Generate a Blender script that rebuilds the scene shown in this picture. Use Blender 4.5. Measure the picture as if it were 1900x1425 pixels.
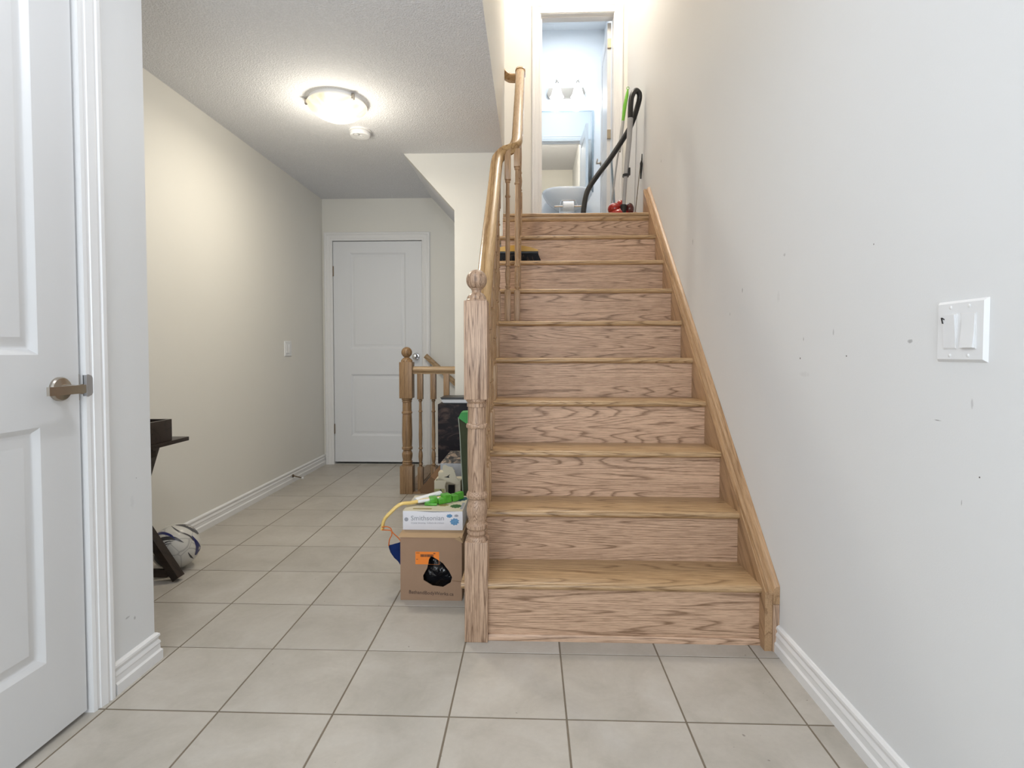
import bpy, bmesh, math, random
from mathutils import Vector, Matrix
random.seed(7)
for o in list(bpy.data.objects): bpy.data.objects.remove(o, do_unlink=True)
SC = bpy.context.scene
COL = SC.collection
R = math.radians

# ------------------------------------------------------------------ camera
EYE = 1.0134
cam = bpy.data.cameras.new('camera'); CAM = bpy.data.objects.new('camera', cam); COL.objects.link(CAM)
cam.sensor_width = 36.0; cam.sensor_fit = 'HORIZONTAL'; cam.lens = 1013.5/1900*36; cam.shift_y = -26.6/1900
cam.clip_start = .02
yaw, pitch = -.03401, -.03155
W_ = Vector((math.sin(yaw)*math.cos(pitch), math.cos(yaw)*math.cos(pitch), math.sin(pitch)))
R_ = Vector((math.cos(yaw), -math.sin(yaw), 0)); U_ = R_.cross(W_)
CAM.matrix_world = Matrix(((R_.x, U_.x, -W_.x, 0), (R_.y, U_.y, -W_.y, 0), (R_.z, U_.z, -W_.z, EYE), (0, 0, 0, 1)))
SC.camera = CAM

# ------------------------------------------------------------------ light and exposure
SC.view_settings.view_transform = 'Standard'; SC.view_settings.look = 'None'
SC.view_settings.exposure = 0.16; SC.view_settings.gamma = 1.0
SC.view_settings.use_curve_mapping = False
world = bpy.data.worlds.new('world'); SC.world = world; world.use_nodes = True
world.node_tree.nodes['Background'].inputs[0].default_value = (.75, .82, 1, 1)
world.node_tree.nodes['Background'].inputs[1].default_value = .4

def light(name, kind, loc, power, color, size=.1, size_y=None, target=None, spread=None):
    l = bpy.data.lights.new(name, kind); l.energy = power; l.color = color
    if kind == 'AREA':
        l.shape = 'RECTANGLE'; l.size = size; l.size_y = size_y or size
        if spread: l.spread = spread
    else: l.shadow_soft_size = size
    o = bpy.data.objects.new(name, l); COL.objects.link(o); o.location = loc
    if target is not None:
        o.rotation_euler = (Vector(target)-Vector(loc)).to_track_quat('-Z', 'Y').to_euler()
    return o
# daylight through the glazed front door behind the photographer
light('front_door_daylight', 'AREA', (-.35, -1.35, 1.35), 38, (.86, .93, 1), 1.7, 1.9, (-.15, 2, 1.1))
# flush lamp on the entry ceiling, above the frame
light('entry_ceiling_lamp', 'POINT', (-.45, 1.0, 2.2), 13, (.93, .96, 1), .06)
# landing lamps upstairs and an unseen area light added to fill the bathroom
light('landing_lamp', 'POINT', (.30, 4.0, 4.45), 50, (1, .88, .73), .12)
light('hall_lamp', 'AREA', (-1.06, 3.0, 2.265), 8.5, (1, .92, .77), .22, .22, (-1.06, 3.0, 0))
light('hall_lamp_glow', 'POINT', (-1.06, 3.0, 2.14), 7, (1, .92, .77), .07)
light('bathroom_fill', 'AREA', (.35, 5.7, 4.66), 11, (.88, .94, 1), .5, .5, (.35, 5.7, 0))

# ------------------------------------------------------------------ materials
MATS = {}
def nt(name, color=(.8, .8, .8), rough=.5, metal=0, spec=.5):
    m = bpy.data.materials.new(name); m.use_nodes = True; MATS[name] = m
    b = m.node_tree.nodes['Principled BSDF']
    b.inputs['Base Color'].default_value = (*color, 1); b.inputs['Roughness'].default_value = rough
    b.inputs['Metallic'].default_value = metal; b.inputs['Specular IOR Level'].default_value = spec
    return m, m.node_tree, b
def N(t, typ, **kw):
    n = t.nodes.new(typ)
    for k, v in kw.items():
        if hasattr(n, k): setattr(n, k, v)
        else: n.inputs[k].default_value = v
    return n
def M(t, op, a, b=None, c=None, clamp=False):
    n = t.nodes.new('ShaderNodeMath'); n.operation = op; n.use_clamp = clamp
    for i, v in enumerate((a, b, c)):
        if v is None: continue
        if hasattr(v, 'links') or hasattr(v, 'is_linked'): t.links.new(v, n.inputs[i])
        else: n.inputs[i].default_value = v
    return n.outputs[0]
def mixc(t, fac, a, b, mode='MIX'):
    n = t.nodes.new('ShaderNodeMix'); n.data_type = 'RGBA'; n.blend_type = mode
    for i, v in ((0, fac), (6, a), (7, b)):
        if hasattr(v, 'is_linked'): t.links.new(v, n.inputs[i])
        elif isinstance(v, (int, float)): n.inputs[i].default_value = v
        else: n.inputs[i].default_value = (*v, 1)
    return n.outputs[2]
def noise(t, vec, scale, detail=2, rough=.5, dist=0):
    n = t.nodes.new('ShaderNodeTexNoise'); n.inputs['Scale'].default_value = scale; n.inputs['Detail'].default_value = detail
    n.inputs['Roughness'].default_value = rough; n.inputs['Distortion'].default_value = dist
    if vec is not None: t.links.new(vec, n.inputs['Vector'])
    return n.outputs['Fac']
def bump(t, b, h, strength, dist):
    n = t.nodes.new('ShaderNodeBump'); n.inputs['Strength'].default_value = strength; n.inputs['Distance'].default_value = dist
    t.links.new(h, n.inputs['Height']); t.links.new(n.outputs[0], b.inputs['Normal'])
def ramp(t, fac, stops):
    n = t.nodes.new('ShaderNodeValToRGB'); e = n.color_ramp.elements
    while len(e) < len(stops): e.new(.5)
    for i, (p, c) in enumerate(stops):
        e[i].position = p; e[i].color = (*(c if not isinstance(c, float) else (c, c, c)), 1)
    t.links.new(fac, n.inputs[0]); return n.outputs[0]
def coords(t, kind='Object'):
    return t.nodes.new('ShaderNodeTexCoord').outputs[kind]
def worldpos(t): return t.nodes.new('ShaderNodeNewGeometry').outputs['Position']

def simple(name, color, rough=.5, metal=0, spec=.5, var=.06, scale=18, bmp=0.0):
    m, t, b = nt(name, color, rough, metal, spec)
    n = noise(t, coords(t), scale, 3)
    k = M(t, 'MULTIPLY_ADD', n, 2*var, 1-var)
    t.links.new(mixc(t, 1.0, color, k, 'MULTIPLY'), b.inputs['Base Color'])
    if bmp: bump(t, b, noise(t, coords(t), 60, 2), bmp, .004)
    return m

def paint(name, color, spots=(), bmp=.12, scale=260, dirt=.03):
    """emulsion paint with faint roller stipple and, where the wall has them, scuffs: (y, z, half size y, half size z, strength)"""
    m, t, b = nt(name, color, .62, 0, .3)
    p = worldpos(t)
    n = noise(t, p, 1.3, 4, .6)
    col = mixc(t, 1.0, color, M(t, 'MULTIPLY_ADD', n, 2*dirt, 1-dirt), 'MULTIPLY')
    if spots:
        sx = t.nodes.new('ShaderNodeSeparateXYZ'); t.links.new(p, sx.inputs[0])
        wob = noise(t, p, 90, 2)
        tot = None
        for (y, z, ry, rz, st) in spots:
            dy = M(t, 'DIVIDE', M(t, 'SUBTRACT', sx.outputs[1], y), ry); dz = M(t, 'DIVIDE', M(t, 'SUBTRACT', sx.outputs[2], z), rz)
            d = M(t, 'ADD', M(t, 'MULTIPLY', dy, dy), M(t, 'MULTIPLY', dz, dz))
            d = M(t, 'ADD', d, M(t, 'MULTIPLY_ADD', wob, 2.4, -1.2))
            f = M(t, 'MULTIPLY', M(t, 'SUBTRACT', 1.25, d, clamp=True), st)
            tot = f if tot is None else M(t, 'MAXIMUM', tot, f)
        col = mixc(t, tot, col, (.055, .045, .04))
    t.links.new(col, b.inputs['Base Color'])
    bump(t, b, noise(t, p, scale, 3, .6), bmp, .0015)
    return m

WALL_C = (.74, .75, .755); CREAM = (.775, .76, .71)  # WALL_C: the right wall's cream paint with its cool light put into the colour
RSPOTS = [(1.737, .995, .003, .003, 1), (1.487, 1.004, .003, .0022, 1), (2.213, 1.26, .002, .011, .9), (2.345, 1.176, .0015, .009, .7),
          (1.244, 1.038, .010, .004, .45), (1.047, .779, .0018, .0018, 1), (1.552, 1.07, .003, .01, .3), (1.855, 1.337, .008, .006, .3),
          (1.718, 1.055, .0015, .006, .8), (1.38, 1.279, .002, .0022, .8), (1.157, .873, .01, .001, .6), (1.088, .72, .001, .006, .5),
          (1.711, .946, .03, .008, .08), (1.069, .915, .003, .009, .25), (2.89, 1.59, .004, .015, .5), (1.894, 1.203, .01, .02, .07),
          (3.6, 2.25, .004, .012, .6)]
paint('wall_paint', CREAM)
paint('wall_paint_scuffed_cool_lit', WALL_C, RSPOTS)
paint('wall_paint_entry', WALL_C, [(1.61, .20, .010, .003, .35), (1.64, .185, .004, .006, .35), (1.66, .62, .002, .002, .5), (1.64, .55, .008, .02, .06)])
m, t, b = nt('ceiling_stipple', (.76, .77, .80), .8, 0, .2)
p = worldpos(t); v = t.nodes.new('ShaderNodeTexVoronoi'); v.inputs['Scale'].default_value = 130; t.links.new(p, v.inputs['Vector'])
hh = M(t, 'ADD', noise(t, p, 170, 3, .6), M(t, 'MULTIPLY', v.outputs['Distance'], .8)); bump(t, b, hh, .55, .006)
t.links.new(mixc(t, 1.0, (.76, .77, .80), M(t, 'MULTIPLY_ADD', hh, .14, .88), 'MULTIPLY'), b.inputs['Base Color'])
simple('white_trim', (.80, .80, .80), .32, 0, .5, .015, 6)
simple('white_door', (.70, .705, .71), .38, 0, .45, .02, 5)
m, t, b = nt('white_door_textured', (.74, .755, .78), .45)
bump(t, b, noise(t, coords(t), 160, 3), .25, .002)
simple('bath_paint', (.80, .83, .855), .6, 0, .3, .02, 4)
m, t, b = nt('floor_tile_glaze', (.6, .55, .48), .34, 0, .4)
oi = t.nodes.new('ShaderNodeObjectInfo'); p = worldpos(t)
add = t.nodes.new('ShaderNodeVectorMath'); add.operation = 'ADD'; t.links.new(p, add.inputs[0])
comb = t.nodes.new('ShaderNodeCombineXYZ')
for i in range(3): t.links.new(M(t, 'MULTIPLY', oi.outputs['Random'], 31.0+7*i), comb.inputs[i])
t.links.new(comb.outputs[0], add.inputs[1])
n1 = noise(t, add.outputs[0], 5, 6, .62, .6); n2 = noise(t, add.outputs[0], 55, 4, .7)
c = ramp(t, n1, [(.25, (.39, .36, .31)), (.52, (.475, .44, .39)), (.78, (.53, .50, .455))])
c = mixc(t, 1.0, c, M(t, 'MULTIPLY_ADD', n2, .16, .92), 'MULTIPLY')
c = mixc(t, 1.0, c, M(t, 'MULTIPLY_ADD', oi.outputs['Random'], .07, .965), 'MULTIPLY')
gr1 = ramp(t, noise(t, p, 70, 1), [(.0, 0.0), (.755, 0.0), (.80, .85)]); gr2 = ramp(t, noise(t, p, 3.1, 2), [(.5, 0.0), (.62, 1.0)])
c = mixc(t, M(t, 'MULTIPLY', gr1, gr2), c, (.10, .075, .055))
t.links.new(c, b.inputs['Base Color'])
t.links.new(M(t, 'MULTIPLY_ADD', n1, .25, .26), b.inputs['Roughness']); bump(t, b, n2, .06, .002)
simple('grout', (.20, .165, .125), .9, 0, .2, .15, 40)

def wood(name, axis, light_c, dark_c, rough=.36, lines=11, across=9.0, ang=0.0, contrast=1.35):
    m, t, b = nt(name, light_c, rough, 0, .45)
    oi = t.nodes.new('ShaderNodeObjectInfo'); oc = coords(t)
    if ang:
        mp = t.nodes.new('ShaderNodeMapping'); mp.inputs['Rotation'].default_value = (-ang, 0, 0); t.links.new(oc, mp.inputs[0]); oc = mp.outputs[0]
    off = t.nodes.new('ShaderNodeCombineXYZ')
    for i in range(3): t.links.new(M(t, 'MULTIPLY', oi.outputs['Random'], 13.7+9.1*i), off.inputs[i])
    ad = t.nodes.new('ShaderNodeVectorMath'); ad.operation = 'ADD'; t.links.new(oc, ad.inputs[0]); t.links.new(off.outputs[0], ad.inputs[1])
    def sc(al, ac):
        s = t.nodes.new('ShaderNodeVectorMath'); s.operation = 'MULTIPLY'; t.links.new(ad.outputs[0], s.inputs[0])
        v = [ac, ac, ac]; v['xyz'.index(axis)] = al; s.inputs[1].default_value = v; return s.outputs[0]
    g = noise(t, sc(.55, across), 1.0, 1.5, .45, .2)
    fr = M(t, 'FRACT', M(t, 'MULTIPLY_ADD', g, lines, M(t, 'MULTIPLY', noise(t, sc(9, 130), 1.0, 2), .3)))
    ring = ramp(t, fr, [(0, 1.0), (.06, .75), (.18, .2), (.5, .02), (.88, .06), (.97, .6), (1.0, 1.0)])
    pores = ramp(t, noise(t, sc(14, 420), 1.0, 3, .6), [(.0, 1.0), (.42, .75), (.52, 0.0), (1.0, 0.0)])
    broad = noise(t, sc(1.2, 4), 1.0, 3)
    f = M(t, 'ADD', M(t, 'MULTIPLY', ring, .62*contrast), M(t, 'MULTIPLY', pores, .45*contrast), clamp=True)
    c = mixc(t, f, light_c, dark_c)
    c = mixc(t, 1.0, c, M(t, 'MULTIPLY_ADD', broad, .26, .87), 'MULTIPLY')
    c = mixc(t, 1.0, c, M(t, 'MULTIPLY_ADD', oi.outputs['Random'], .12, .94), 'MULTIPLY')
    t.links.new(c, b.inputs['Base Color']); bump(t, b, f, -.12, .0012)
    return m
OL, OD = (.63, .42, .285), (.22, .125, .07)
wood('oak_riser', 'x', OL, OD, .42, 32, 8.5)
wood('oak_tread', 'x', (.53, .35, .19), (.22, .125, .055), .30, 26, 7)
wood('oak_post', 'z', (.53, .36, .245), (.165, .09, .052), .36, 26, 15)
wood('oak_baluster', 'z', (.50, .325, .185), (.25, .14, .07), .34, 6, 22)
SLOPE = math.atan(.943)
wood('oak_rail', 'y', (.52, .33, .15), (.27, .15, .06), .24, 6, 14, SLOPE)
wood('oak_skirt', 'y', (.49, .31, .17), (.25, .14, .065), .34, 8, 11, SLOPE)
wood('oak_hall', 'z', (.33, .205, .105), (.15, .085, .04), .38, 7, 18)
wood('oak_hall_rail', 'x', (.50, .35, .20), (.29, .18, .09), .34, 6, 18)
wood('dark_stained_wood', 'x', (.030, .019, .014), (.010, .006, .005), .35, 6, 12)
simple('cardboard', (.34, .22, .145), .8, 0, .2, .10, 9, .15)
simple('cardboard_dark', (.19, .11, .06), .85, 0, .2, .12, 9, .1)
simple('cardboard_top', (.44, .30, .175), .8, 0, .2, .10, 9, .15)
simple('orange_paper', (.85, .24, .035), .6, 0, .3, .04)
simple('black_ink', (.02, .018, .02), .6)
simple('brown_ink', (.075, .04, .03), .6)
simple('grey_ink', (.33, .34, .38), .6)
simple('white_card', (.76, .76, .80), .35, 0, .5, .02)
simple('cream_card', (.60, .55, .42), .6, 0, .3, .08, 14)
simple('olive_card', (.40, .38, .18), .6, 0, .3, .08, 14)
simple('blue_print', (.12, .29, .50), .5, 0, .4, .35, 120)
simple('teal_print', (.03, .12, .13), .5, 0, .4, .35, 90)
simple('green_print', (.03, .12, .03), .5, 0, .4, .35, 90)
simple('ochre_print', (.30, .24, .09), .5, 0, .4, .2, 90)
simple('green_plastic', (.09, .38, .035), .2, 0, .6, .45, 55)
simple('white_plastic', (.78, .79, .80), .35, 0, .5, .01)
simple('yellow_plastic', (.83, .60, .20), .3, 0, .5, .05)
simple('orange_cord', (.62, .15, .02), .6)
simple('navy_cloth', (.006, .022, .11), .8, 0, .2, .3, 60, .2)
simple('black_plastic', (.012, .012, .013), .35)
m, t, b = nt('black_film', (.012, .012, .014), .13, 0, .6); bump(t, b, noise(t, coords(t), 22, 3), .8, .02)
simple('green_strap', (.03, .28, .05), .5)
simple('olive_fabric', (.055, .065, .035), .8, 0, .2, .15, 30, .2)
simple('pale_edge', (.32, .36, .30), .7)
simple('satin_nickel', (.42, .38, .33), .30, .95)
simple('chrome', (.75, .76, .78), .12, 1)
simple('brass', (.42, .36, .27), .35, .8)
simple('bronze', (.20, .15, .10), .35, .8)
simple('porcelain', (.80, .84, .88), .1, 0, .6, .01)
simple('grey_metal', (.42, .42, .43), .35, .5)
simple('bluegrey_metal', (.26, .32, .38), .35, .4)
simple('pole_white', (.42, .42, .41), .4)
simple('red_plastic', (.33, .018, .012), .16, 0, .6, .15, 12)
simple('clear_dark_plastic', (.10, .02, .02), .08, 0, .7)
simple('lime_plastic', (.18, .50, .05), .35)
simple('black_bristle', (.018, .019, .024), .7, 0, .2, .3, 200)
simple('yellow_paint', (.62, .36, .05), .35, 0, .5)
simple('shade_black', (.012, .011, .010), .9)  # near-black colour painting the shade in openings and behind doors
simple('grey_box', (.40, .42, .45), .5, 0, .4, .15, 25)
m, t, b = nt('lamp_glass', (.30, .28, .25), .25)
e = b.inputs['Emission Color']; n_ = noise(t, coords(t), 9, 2, .5, 1.2)
t.links.new(ramp(t, n_, [(.35, (.80, .66, .42)), (.6, (1, .93, .78))]), e); b.inputs['Emission Strength'].default_value = .95
m, t, b = nt('vanity_glass', (.95, .97, 1), .3); b.inputs['Emission Color'].default_value = (.92, .96, 1, 1); b.inputs['Emission Strength'].default_value = 1.6
nt('mirror_silver', (.86, .91, .94), .015, 1)
nt('bevelled_glass_edge', (.55, .65, .72), .15, .8)
# dark printed picture on the tall carton
m, t, b = nt('dark_print', (.02, .02, .022), .5, 0, .15)
s = t.nodes.new('ShaderNodeVectorMath'); s.operation = 'MULTIPLY'; t.links.new(coords(t), s.inputs[0]); s.inputs[1].default_value = (6, 6, 14)
pr_ = ramp(t, noise(t, s.outputs[0], 1.3, 5, .6, 1.0), [(.0, (.010, .010, .014)), (.52, (.018, .016, .020)), (.68, (.085, .06, .055)), (.80, (.25, .22, .19))])
t.links.new(pr_, b.inputs['Base Color'])
m, t, b = nt('blossom_print', (.1, .1, .1), .3)
s = t.nodes.new('ShaderNodeVectorMath'); s.operation = 'MULTIPLY'; t.links.new(coords(t), s.inputs[0]); s.inputs[1].default_value = (40, 14, 14)
t.links.new(ramp(t, noise(t, s.outputs[0], 1, 5, .65, .8), [(.35, (.02, .03, .04)), (.5, (.16, .15, .14)), (.62, (.55, .42, .33)), (.75, (.75, .68, .60))]), b.inputs['Base Color'])
# football: white panels with dark grey swooshes, one navy
m, t, b = nt('ball_leather', (.7, .7, .68), .35)
oc = coords(t); mp = t.nodes.new('ShaderNodeMapping'); mp.inputs['Rotation'].default_value = (.6, .5, .9); t.links.new(oc, mp.inputs[0])
w = t.nodes.new('ShaderNodeTexWave'); w.inputs['Scale'].default_value = 3.4; w.inputs['Distortion'].default_value = 5; w.inputs['Detail'].default_value = 0
w.inputs['Detail Scale'].default_value = .8; t.links.new(mp.outputs[0], w.inputs['Vector'])
msk = ramp(t, noise(t, mp.outputs[0], 9, 1), [(.46, 0.0), (.50, 1.0)])
sw_ = M(t, 'MULTIPLY', ramp(t, w.outputs['Fac'], [(.60, 0.0), (.63, 1.0)]), msk)
c = mixc(t, 0.0, (.60, .58, .53), (.045, .042, .045))
v = t.nodes.new('ShaderNodeTexVoronoi'); v.feature = 'DISTANCE_TO_EDGE'; v.inputs['Scale'].default_value = 11; t.links.new(oc, v.inputs['Vector'])
c = mixc(t, ramp(t, v.outputs['Distance'], [(.0, .55), (.03, 0.0)]), c, (.2, .19, .18))
t.links.new(c, b.inputs['Base Color'])

simple('ball_grey', (.055, .052, .055), .35)
simple('ball_navy', (.02, .025, .12), .35)
# ------------------------------------------------------------------ mesh helpers
class B:
    def __init__(s): s.v = []; s.f = []; s.smooth = []
    def add(s, vs, fs, smooth=False):
        k = len(s.v); s.v += [tuple(p) for p in vs]
        for f in fs: s.f.append(tuple(i+k for i in f)); s.smooth.append(smooth)
        return s
    def box(s, x0, y0, z0, x1, y1, z1, bev=0):
        x0, x1 = min(x0, x1), max(x0, x1); y0, y1 = min(y0, y1), max(y0, y1); z0, z1 = min(z0, z1), max(z0, z1)
        if not bev:
            vs = [(x, y, z) for z in (z0, z1) for y in (y0, y1) for x in (x0, x1)]
            return s.add(vs, [(0, 2, 3, 1), (4, 5, 7, 6), (0, 1, 5, 4), (2, 6, 7, 3), (0, 4, 6, 2), (1, 3, 7, 5)])
        bm = bmesh.new(); bmesh.ops.create_cube(bm, size=1)
        for v in bm.verts: v.co = ((x0+x1)/2+v.co.x*(x1-x0), (y0+y1)/2+v.co.y*(y1-y0), (z0+z1)/2+v.co.z*(z1-z0))
        bev = min(bev, .45*min(x1-x0, y1-y0, z1-z0))
        bmesh.ops.bevel(bm, geom=bm.edges[:], offset=bev, segments=2, profile=.6, affect='EDGES')
        return s.bm(bm, True)
    def bm(s, bm, smooth=False, mat=None):
        bm.verts.ensure_lookup_table()
        for i, v in enumerate(bm.verts): v.index = i
        vs = [(mat @ v.co if mat else v.co.copy()) for v in bm.verts]
        s.add(vs, [[v.index for v in f.verts] for f in bm.faces], smooth); bm.free(); return s
    def prism(s, poly, axis, a, b, smooth=False):
        """poly in the two other axes (x,y,z order), extruded from a to b along axis"""
        def P(q, w):
            q = list(q); q.insert('xyz'.index(axis), w); return q
        n = len(poly); vs = [P(q, a) for q in poly]+[P(q, b) for q in poly]
        fs = [tuple(range(n)), tuple(range(2*n-1, n-1, -1))]+[((i+1) % n, i, i+n, (i+1) % n+n) for i in range(n)]
        return s.add(vs, fs, smooth)
    def lathe(s, prof, c, seg=20, rot=None, square=None):
        """prof [(r, z)]; c centre"""
        vs, fs = [], []; n = len(prof); Mx = rot or Matrix.Identity(3)
        for (r, z) in prof:
            for k in range(seg):
                a = 2*math.pi*(k+.5)/seg; vs.append(Vector(c)+Mx @ Vector((r*math.cos(a), r*math.sin(a), z)))
        for j in range(n-1):
            for k in range(seg):
                k2 = (k+1) % seg; fs.append((j*seg+k, j*seg+k2, (j+1)*seg+k2, (j+1)*seg+k))
        fs += [tuple(reversed(range(seg))), tuple(range((n-1)*seg, n*seg))]
        return s.add(vs, fs, True)
    def tube(s, pts, r, seg=10, flat=1.0, up=(0, 0, 1)):
        rr = r if isinstance(r, (list, tuple)) else [r]*len(pts)
        prof = [[(q*math.cos(2*math.pi*k/seg), q*flat*math.sin(2*math.pi*k/seg)) for k in range(seg)] for q in rr]
        return s.sweep(prof, pts, up)
    def sweep(s, prof, pts, up=(0, 0, 1), smooth=True):
        pts = [Vector(p) for p in pts]; vs = []; n = len(pts); multi = isinstance(prof[0][0], (list, tuple)); m = len(prof[0] if multi else prof)
        last = None
        for i, p in enumerate(pts):
            t = (pts[min(i+1, n-1)]-pts[max(i-1, 0)]).normalized(); sd = t.cross(Vector(up))
            if sd.length < .05: sd = last if last is not None else t.cross(Vector((0, 1, .01)))
            if last is not None and sd.dot(last) < 0: sd = -sd
            sd.normalize(); last = sd; u = sd.cross(t)
            if u.dot(Vector(up)) < 0 and abs(t.dot(Vector(up))) < .9: u = -u
            for (a, c) in (prof[i] if multi else prof): vs.append(p+sd*a+u*c)
        fs = [(i*m+k, i*m+(k+1) % m, (i+1)*m+(k+1) % m, (i+1)*m+k) for i in range(n-1) for k in range(m)]
        fs += [tuple(reversed(range(m))), tuple(range((n-1)*m, n*m))]
        return s.add(vs, fs, smooth)
    def mitre(s, prof, pts, nrm, out0=1):
        """prof (a outward in the plane, b off the plane); pts path in a plane with normal nrm; mitred corners"""
        pts = [Vector(p) for p in pts]; nrm = Vector(nrm); n = len(pts); m = len(prof); vs = []
        sn = [((pts[i+1]-pts[i]).normalized().cross(nrm))*out0 for i in range(n-1)]
        for i, p in enumerate(pts):
            if i == 0: d = sn[0]
            elif i == n-1: d = sn[-1]
            else: d = (sn[i-1]+sn[i])/(1+sn[i-1].dot(sn[i]))
            for (a, b_) in prof: vs.append(p+d*a+nrm*b_)
        fs = [(i*m+k, i*m+(k+1) % m, (i+1)*m+(k+1) % m, (i+1)*m+k) for i in range(n-1) for k in range(m)]
        fs += [tuple(reversed(range(m))), tuple(range((n-1)*m, n*m))]
        return s.add(vs, fs)
    def ball(s, c, r, seg=20, ring=12, sc=(1, 1, 1)):
        bm = bmesh.new(); bmesh.ops.create_uvsphere(bm, u_segments=seg, v_segments=ring, radius=r)
        for v in bm.verts: v.co = Vector((v.co.x*sc[0], v.co.y*sc[1], v.co.z*sc[2]))+Vector(c)
        return s.bm(bm, True)

ROOT = {}
def obj(name, bld, mat, parent=None, kind=None, label=None, cat=None, group=None, local=False, origin=None, ang=35):
    vs = [Vector(v) for v in bld.v]
    lo = [min(v[i] for v in vs) for i in range(3)]; hi = [max(v[i] for v in vs) for i in range(3)]
    org = Vector(origin) if origin else Vector(((lo[0]+hi[0])/2, (lo[1]+hi[1])/2, lo[2]))
    me = bpy.data.meshes.new(name); me.from_pydata([v-org for v in vs], [], bld.f)
    me.polygons.foreach_set('use_smooth', bld.smooth)
    bm = bmesh.new(); bm.from_mesh(me); bmesh.ops.recalc_face_normals(bm, faces=bm.faces[:]); bm.to_mesh(me); bm.free()
    me.set_sharp_from_angle(angle=R(ang)); me.materials.append(MATS[mat]); me.update()
    o = bpy.data.objects.new(name, me); COL.objects.link(o)
    po = Vector((0, 0, 0))
    if parent is not None:
        o.parent = parent
        if not local: po = ROOT[parent.name]
    o.location = org-po; ROOT[o.name] = org if not local else Vector((0, 0, 0))
    for k, v in (('kind', kind), ('label', label), ('category', cat), ('group', group)):
        if v: o[k] = v
    return o
def thing(name, loc, label=None, cat=None, group=None, kind=None, rot=0):
    o = bpy.data.objects.new(name, None); COL.objects.link(o); o.location = loc; o.rotation_euler = (0, 0, rot)
    o.empty_display_size = .1; ROOT[o.name] = Vector(loc)
    for k, v in (('kind', kind), ('label', label), ('category', cat), ('group', group)):
        if v: o[k] = v
    return o
def text(name, s, width, mat, parent, loc, rot, label=None, thick=.0004):
    """lettering scaled to a width; loc = lower left corner in the parent's world frame"""
    cu = bpy.data.curves.new(name, 'FONT'); cu.body = s; cu.size = 1; cu.resolution_u = 2
    to = bpy.data.objects.new('tmp', cu); COL.objects.link(to); bpy.context.view_layer.update()
    dg = bpy.context.evaluated_depsgraph_get()
    me = bpy.data.meshes.new_from_object(to.evaluated_get(dg)); bpy.data.objects.remove(to)
    xs = [v.co.x for v in me.vertices]; k = width/(max(xs)-min(xs)); x0 = min(xs)
    bm = bmesh.new(); bm.from_mesh(me)
    for v in bm.verts: v.co = Vector(((v.co.x-x0)*k, v.co.y*k, 0))
    r = bmesh.ops.extrude_face_region(bm, geom=bm.faces[:])
    for e_ in r['geom']:
        if isinstance(e_, bmesh.types.BMVert): e_.co.z += thick
    bm.to_mesh(me); bm.free(); me.name = name; me.materials.clear(); me.materials.append(MATS[mat])
    o = bpy.data.objects.new(name, me); COL.objects.link(o); o.parent = parent; o.location = Vector(loc)-ROOT[parent.name]; o.rotation_euler = rot
    if label: o['label'] = label
    return o
def holed(poly, hole, axis, w, th):
    """a plate with a hole: both outlines in the plane across axis, at w, thickness th"""
    bm = bmesh.new()
    def P(q): q = list(q); q.insert('xyz'.index(axis), w); return q
    es = []
    for lp in (poly, hole):
        vs = [bm.verts.new(P(q)) for q in lp]
        es += [bm.edges.new((vs[i], vs[(i+1) % len(vs)])) for i in range(len(vs))]
    bmesh.ops.triangle_fill(bm, use_beauty=True, edges=es)
    r = bmesh.ops.extrude_face_region(bm, geom=bm.faces[:])
    for e_ in r['geom']:
        if isinstance(e_, bmesh.types.BMVert): e_.co['xyz'.index(axis)] += th
    return B().bm(bm)
def bez(P0, n=8):
    """Catmull-Rom through points"""
    P0 = [Vector(p) for p in P0]; out = []
    Q = [P0[0]*2-P0[1]]+P0+[P0[-1]*2-P0[-2]]
    for i in range(1, len(Q)-2):
        for k in range(n):
            t = k/n; a, b, c, d = Q[i-1:i+3]
            out.append(.5*((2*b)+(c-a)*t+(2*a-5*b+4*c-d)*t*t+(3*b-a-3*c+d)*t**3))
    out.append(P0[-1]); return out

# ------------------------------------------------------------------ measures (metres; the camera stands over x=0, y=0)
XR, XL, XN = .842, -1.868, -1.235       # right wall, far left wall, near left wall
YF, CH = 4.871, 2.385                   # far wall, lower ceiling
XS = -.19                               # left side of the stairwell
YC = 3.79                               # centre wall
Y1, RUN, RISE, Z1, XT = 1.878, .206, .1943, .209, .7946
LZ = Z1+9*RISE                          # landing
TOP = 4.70
def ny(k): return Y1+k*RUN
def nz(k): return Z1+k*RISE

# ------------------------------------------------------------------ the room shell
obj('wall_right', B().box(XR, -1.6, -.02, XR+.12, 6.5, TOP+.1), 'wall_paint_scuffed_cool_lit', kind='structure')
b_ = B().box(XL-.12, 1.0, -2.2, XL, YF+.12, CH+.1)
obj('wall_left', b_, 'wall_paint', kind='structure')
# near left wall with the closet door opening, and its return
b_ = B().box(XN-.12, 1.475, -.02, XN, 1.727, CH).box(XN-.12, -1.6, -.02, XN, .64, CH).box(XN-.12, .64, 2.045, XN, 1.475, CH)
b_.box(XL-.12, 1.607, -.02, XN-.12, 1.727, CH)
obj('wall_entry', b_, 'wall_paint_entry', kind='structure')
obj('wall_back', B().box(-2.0, -1.72, -.02, 1.0, -1.6, TOP), 'wall_paint', kind='structure')
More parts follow.
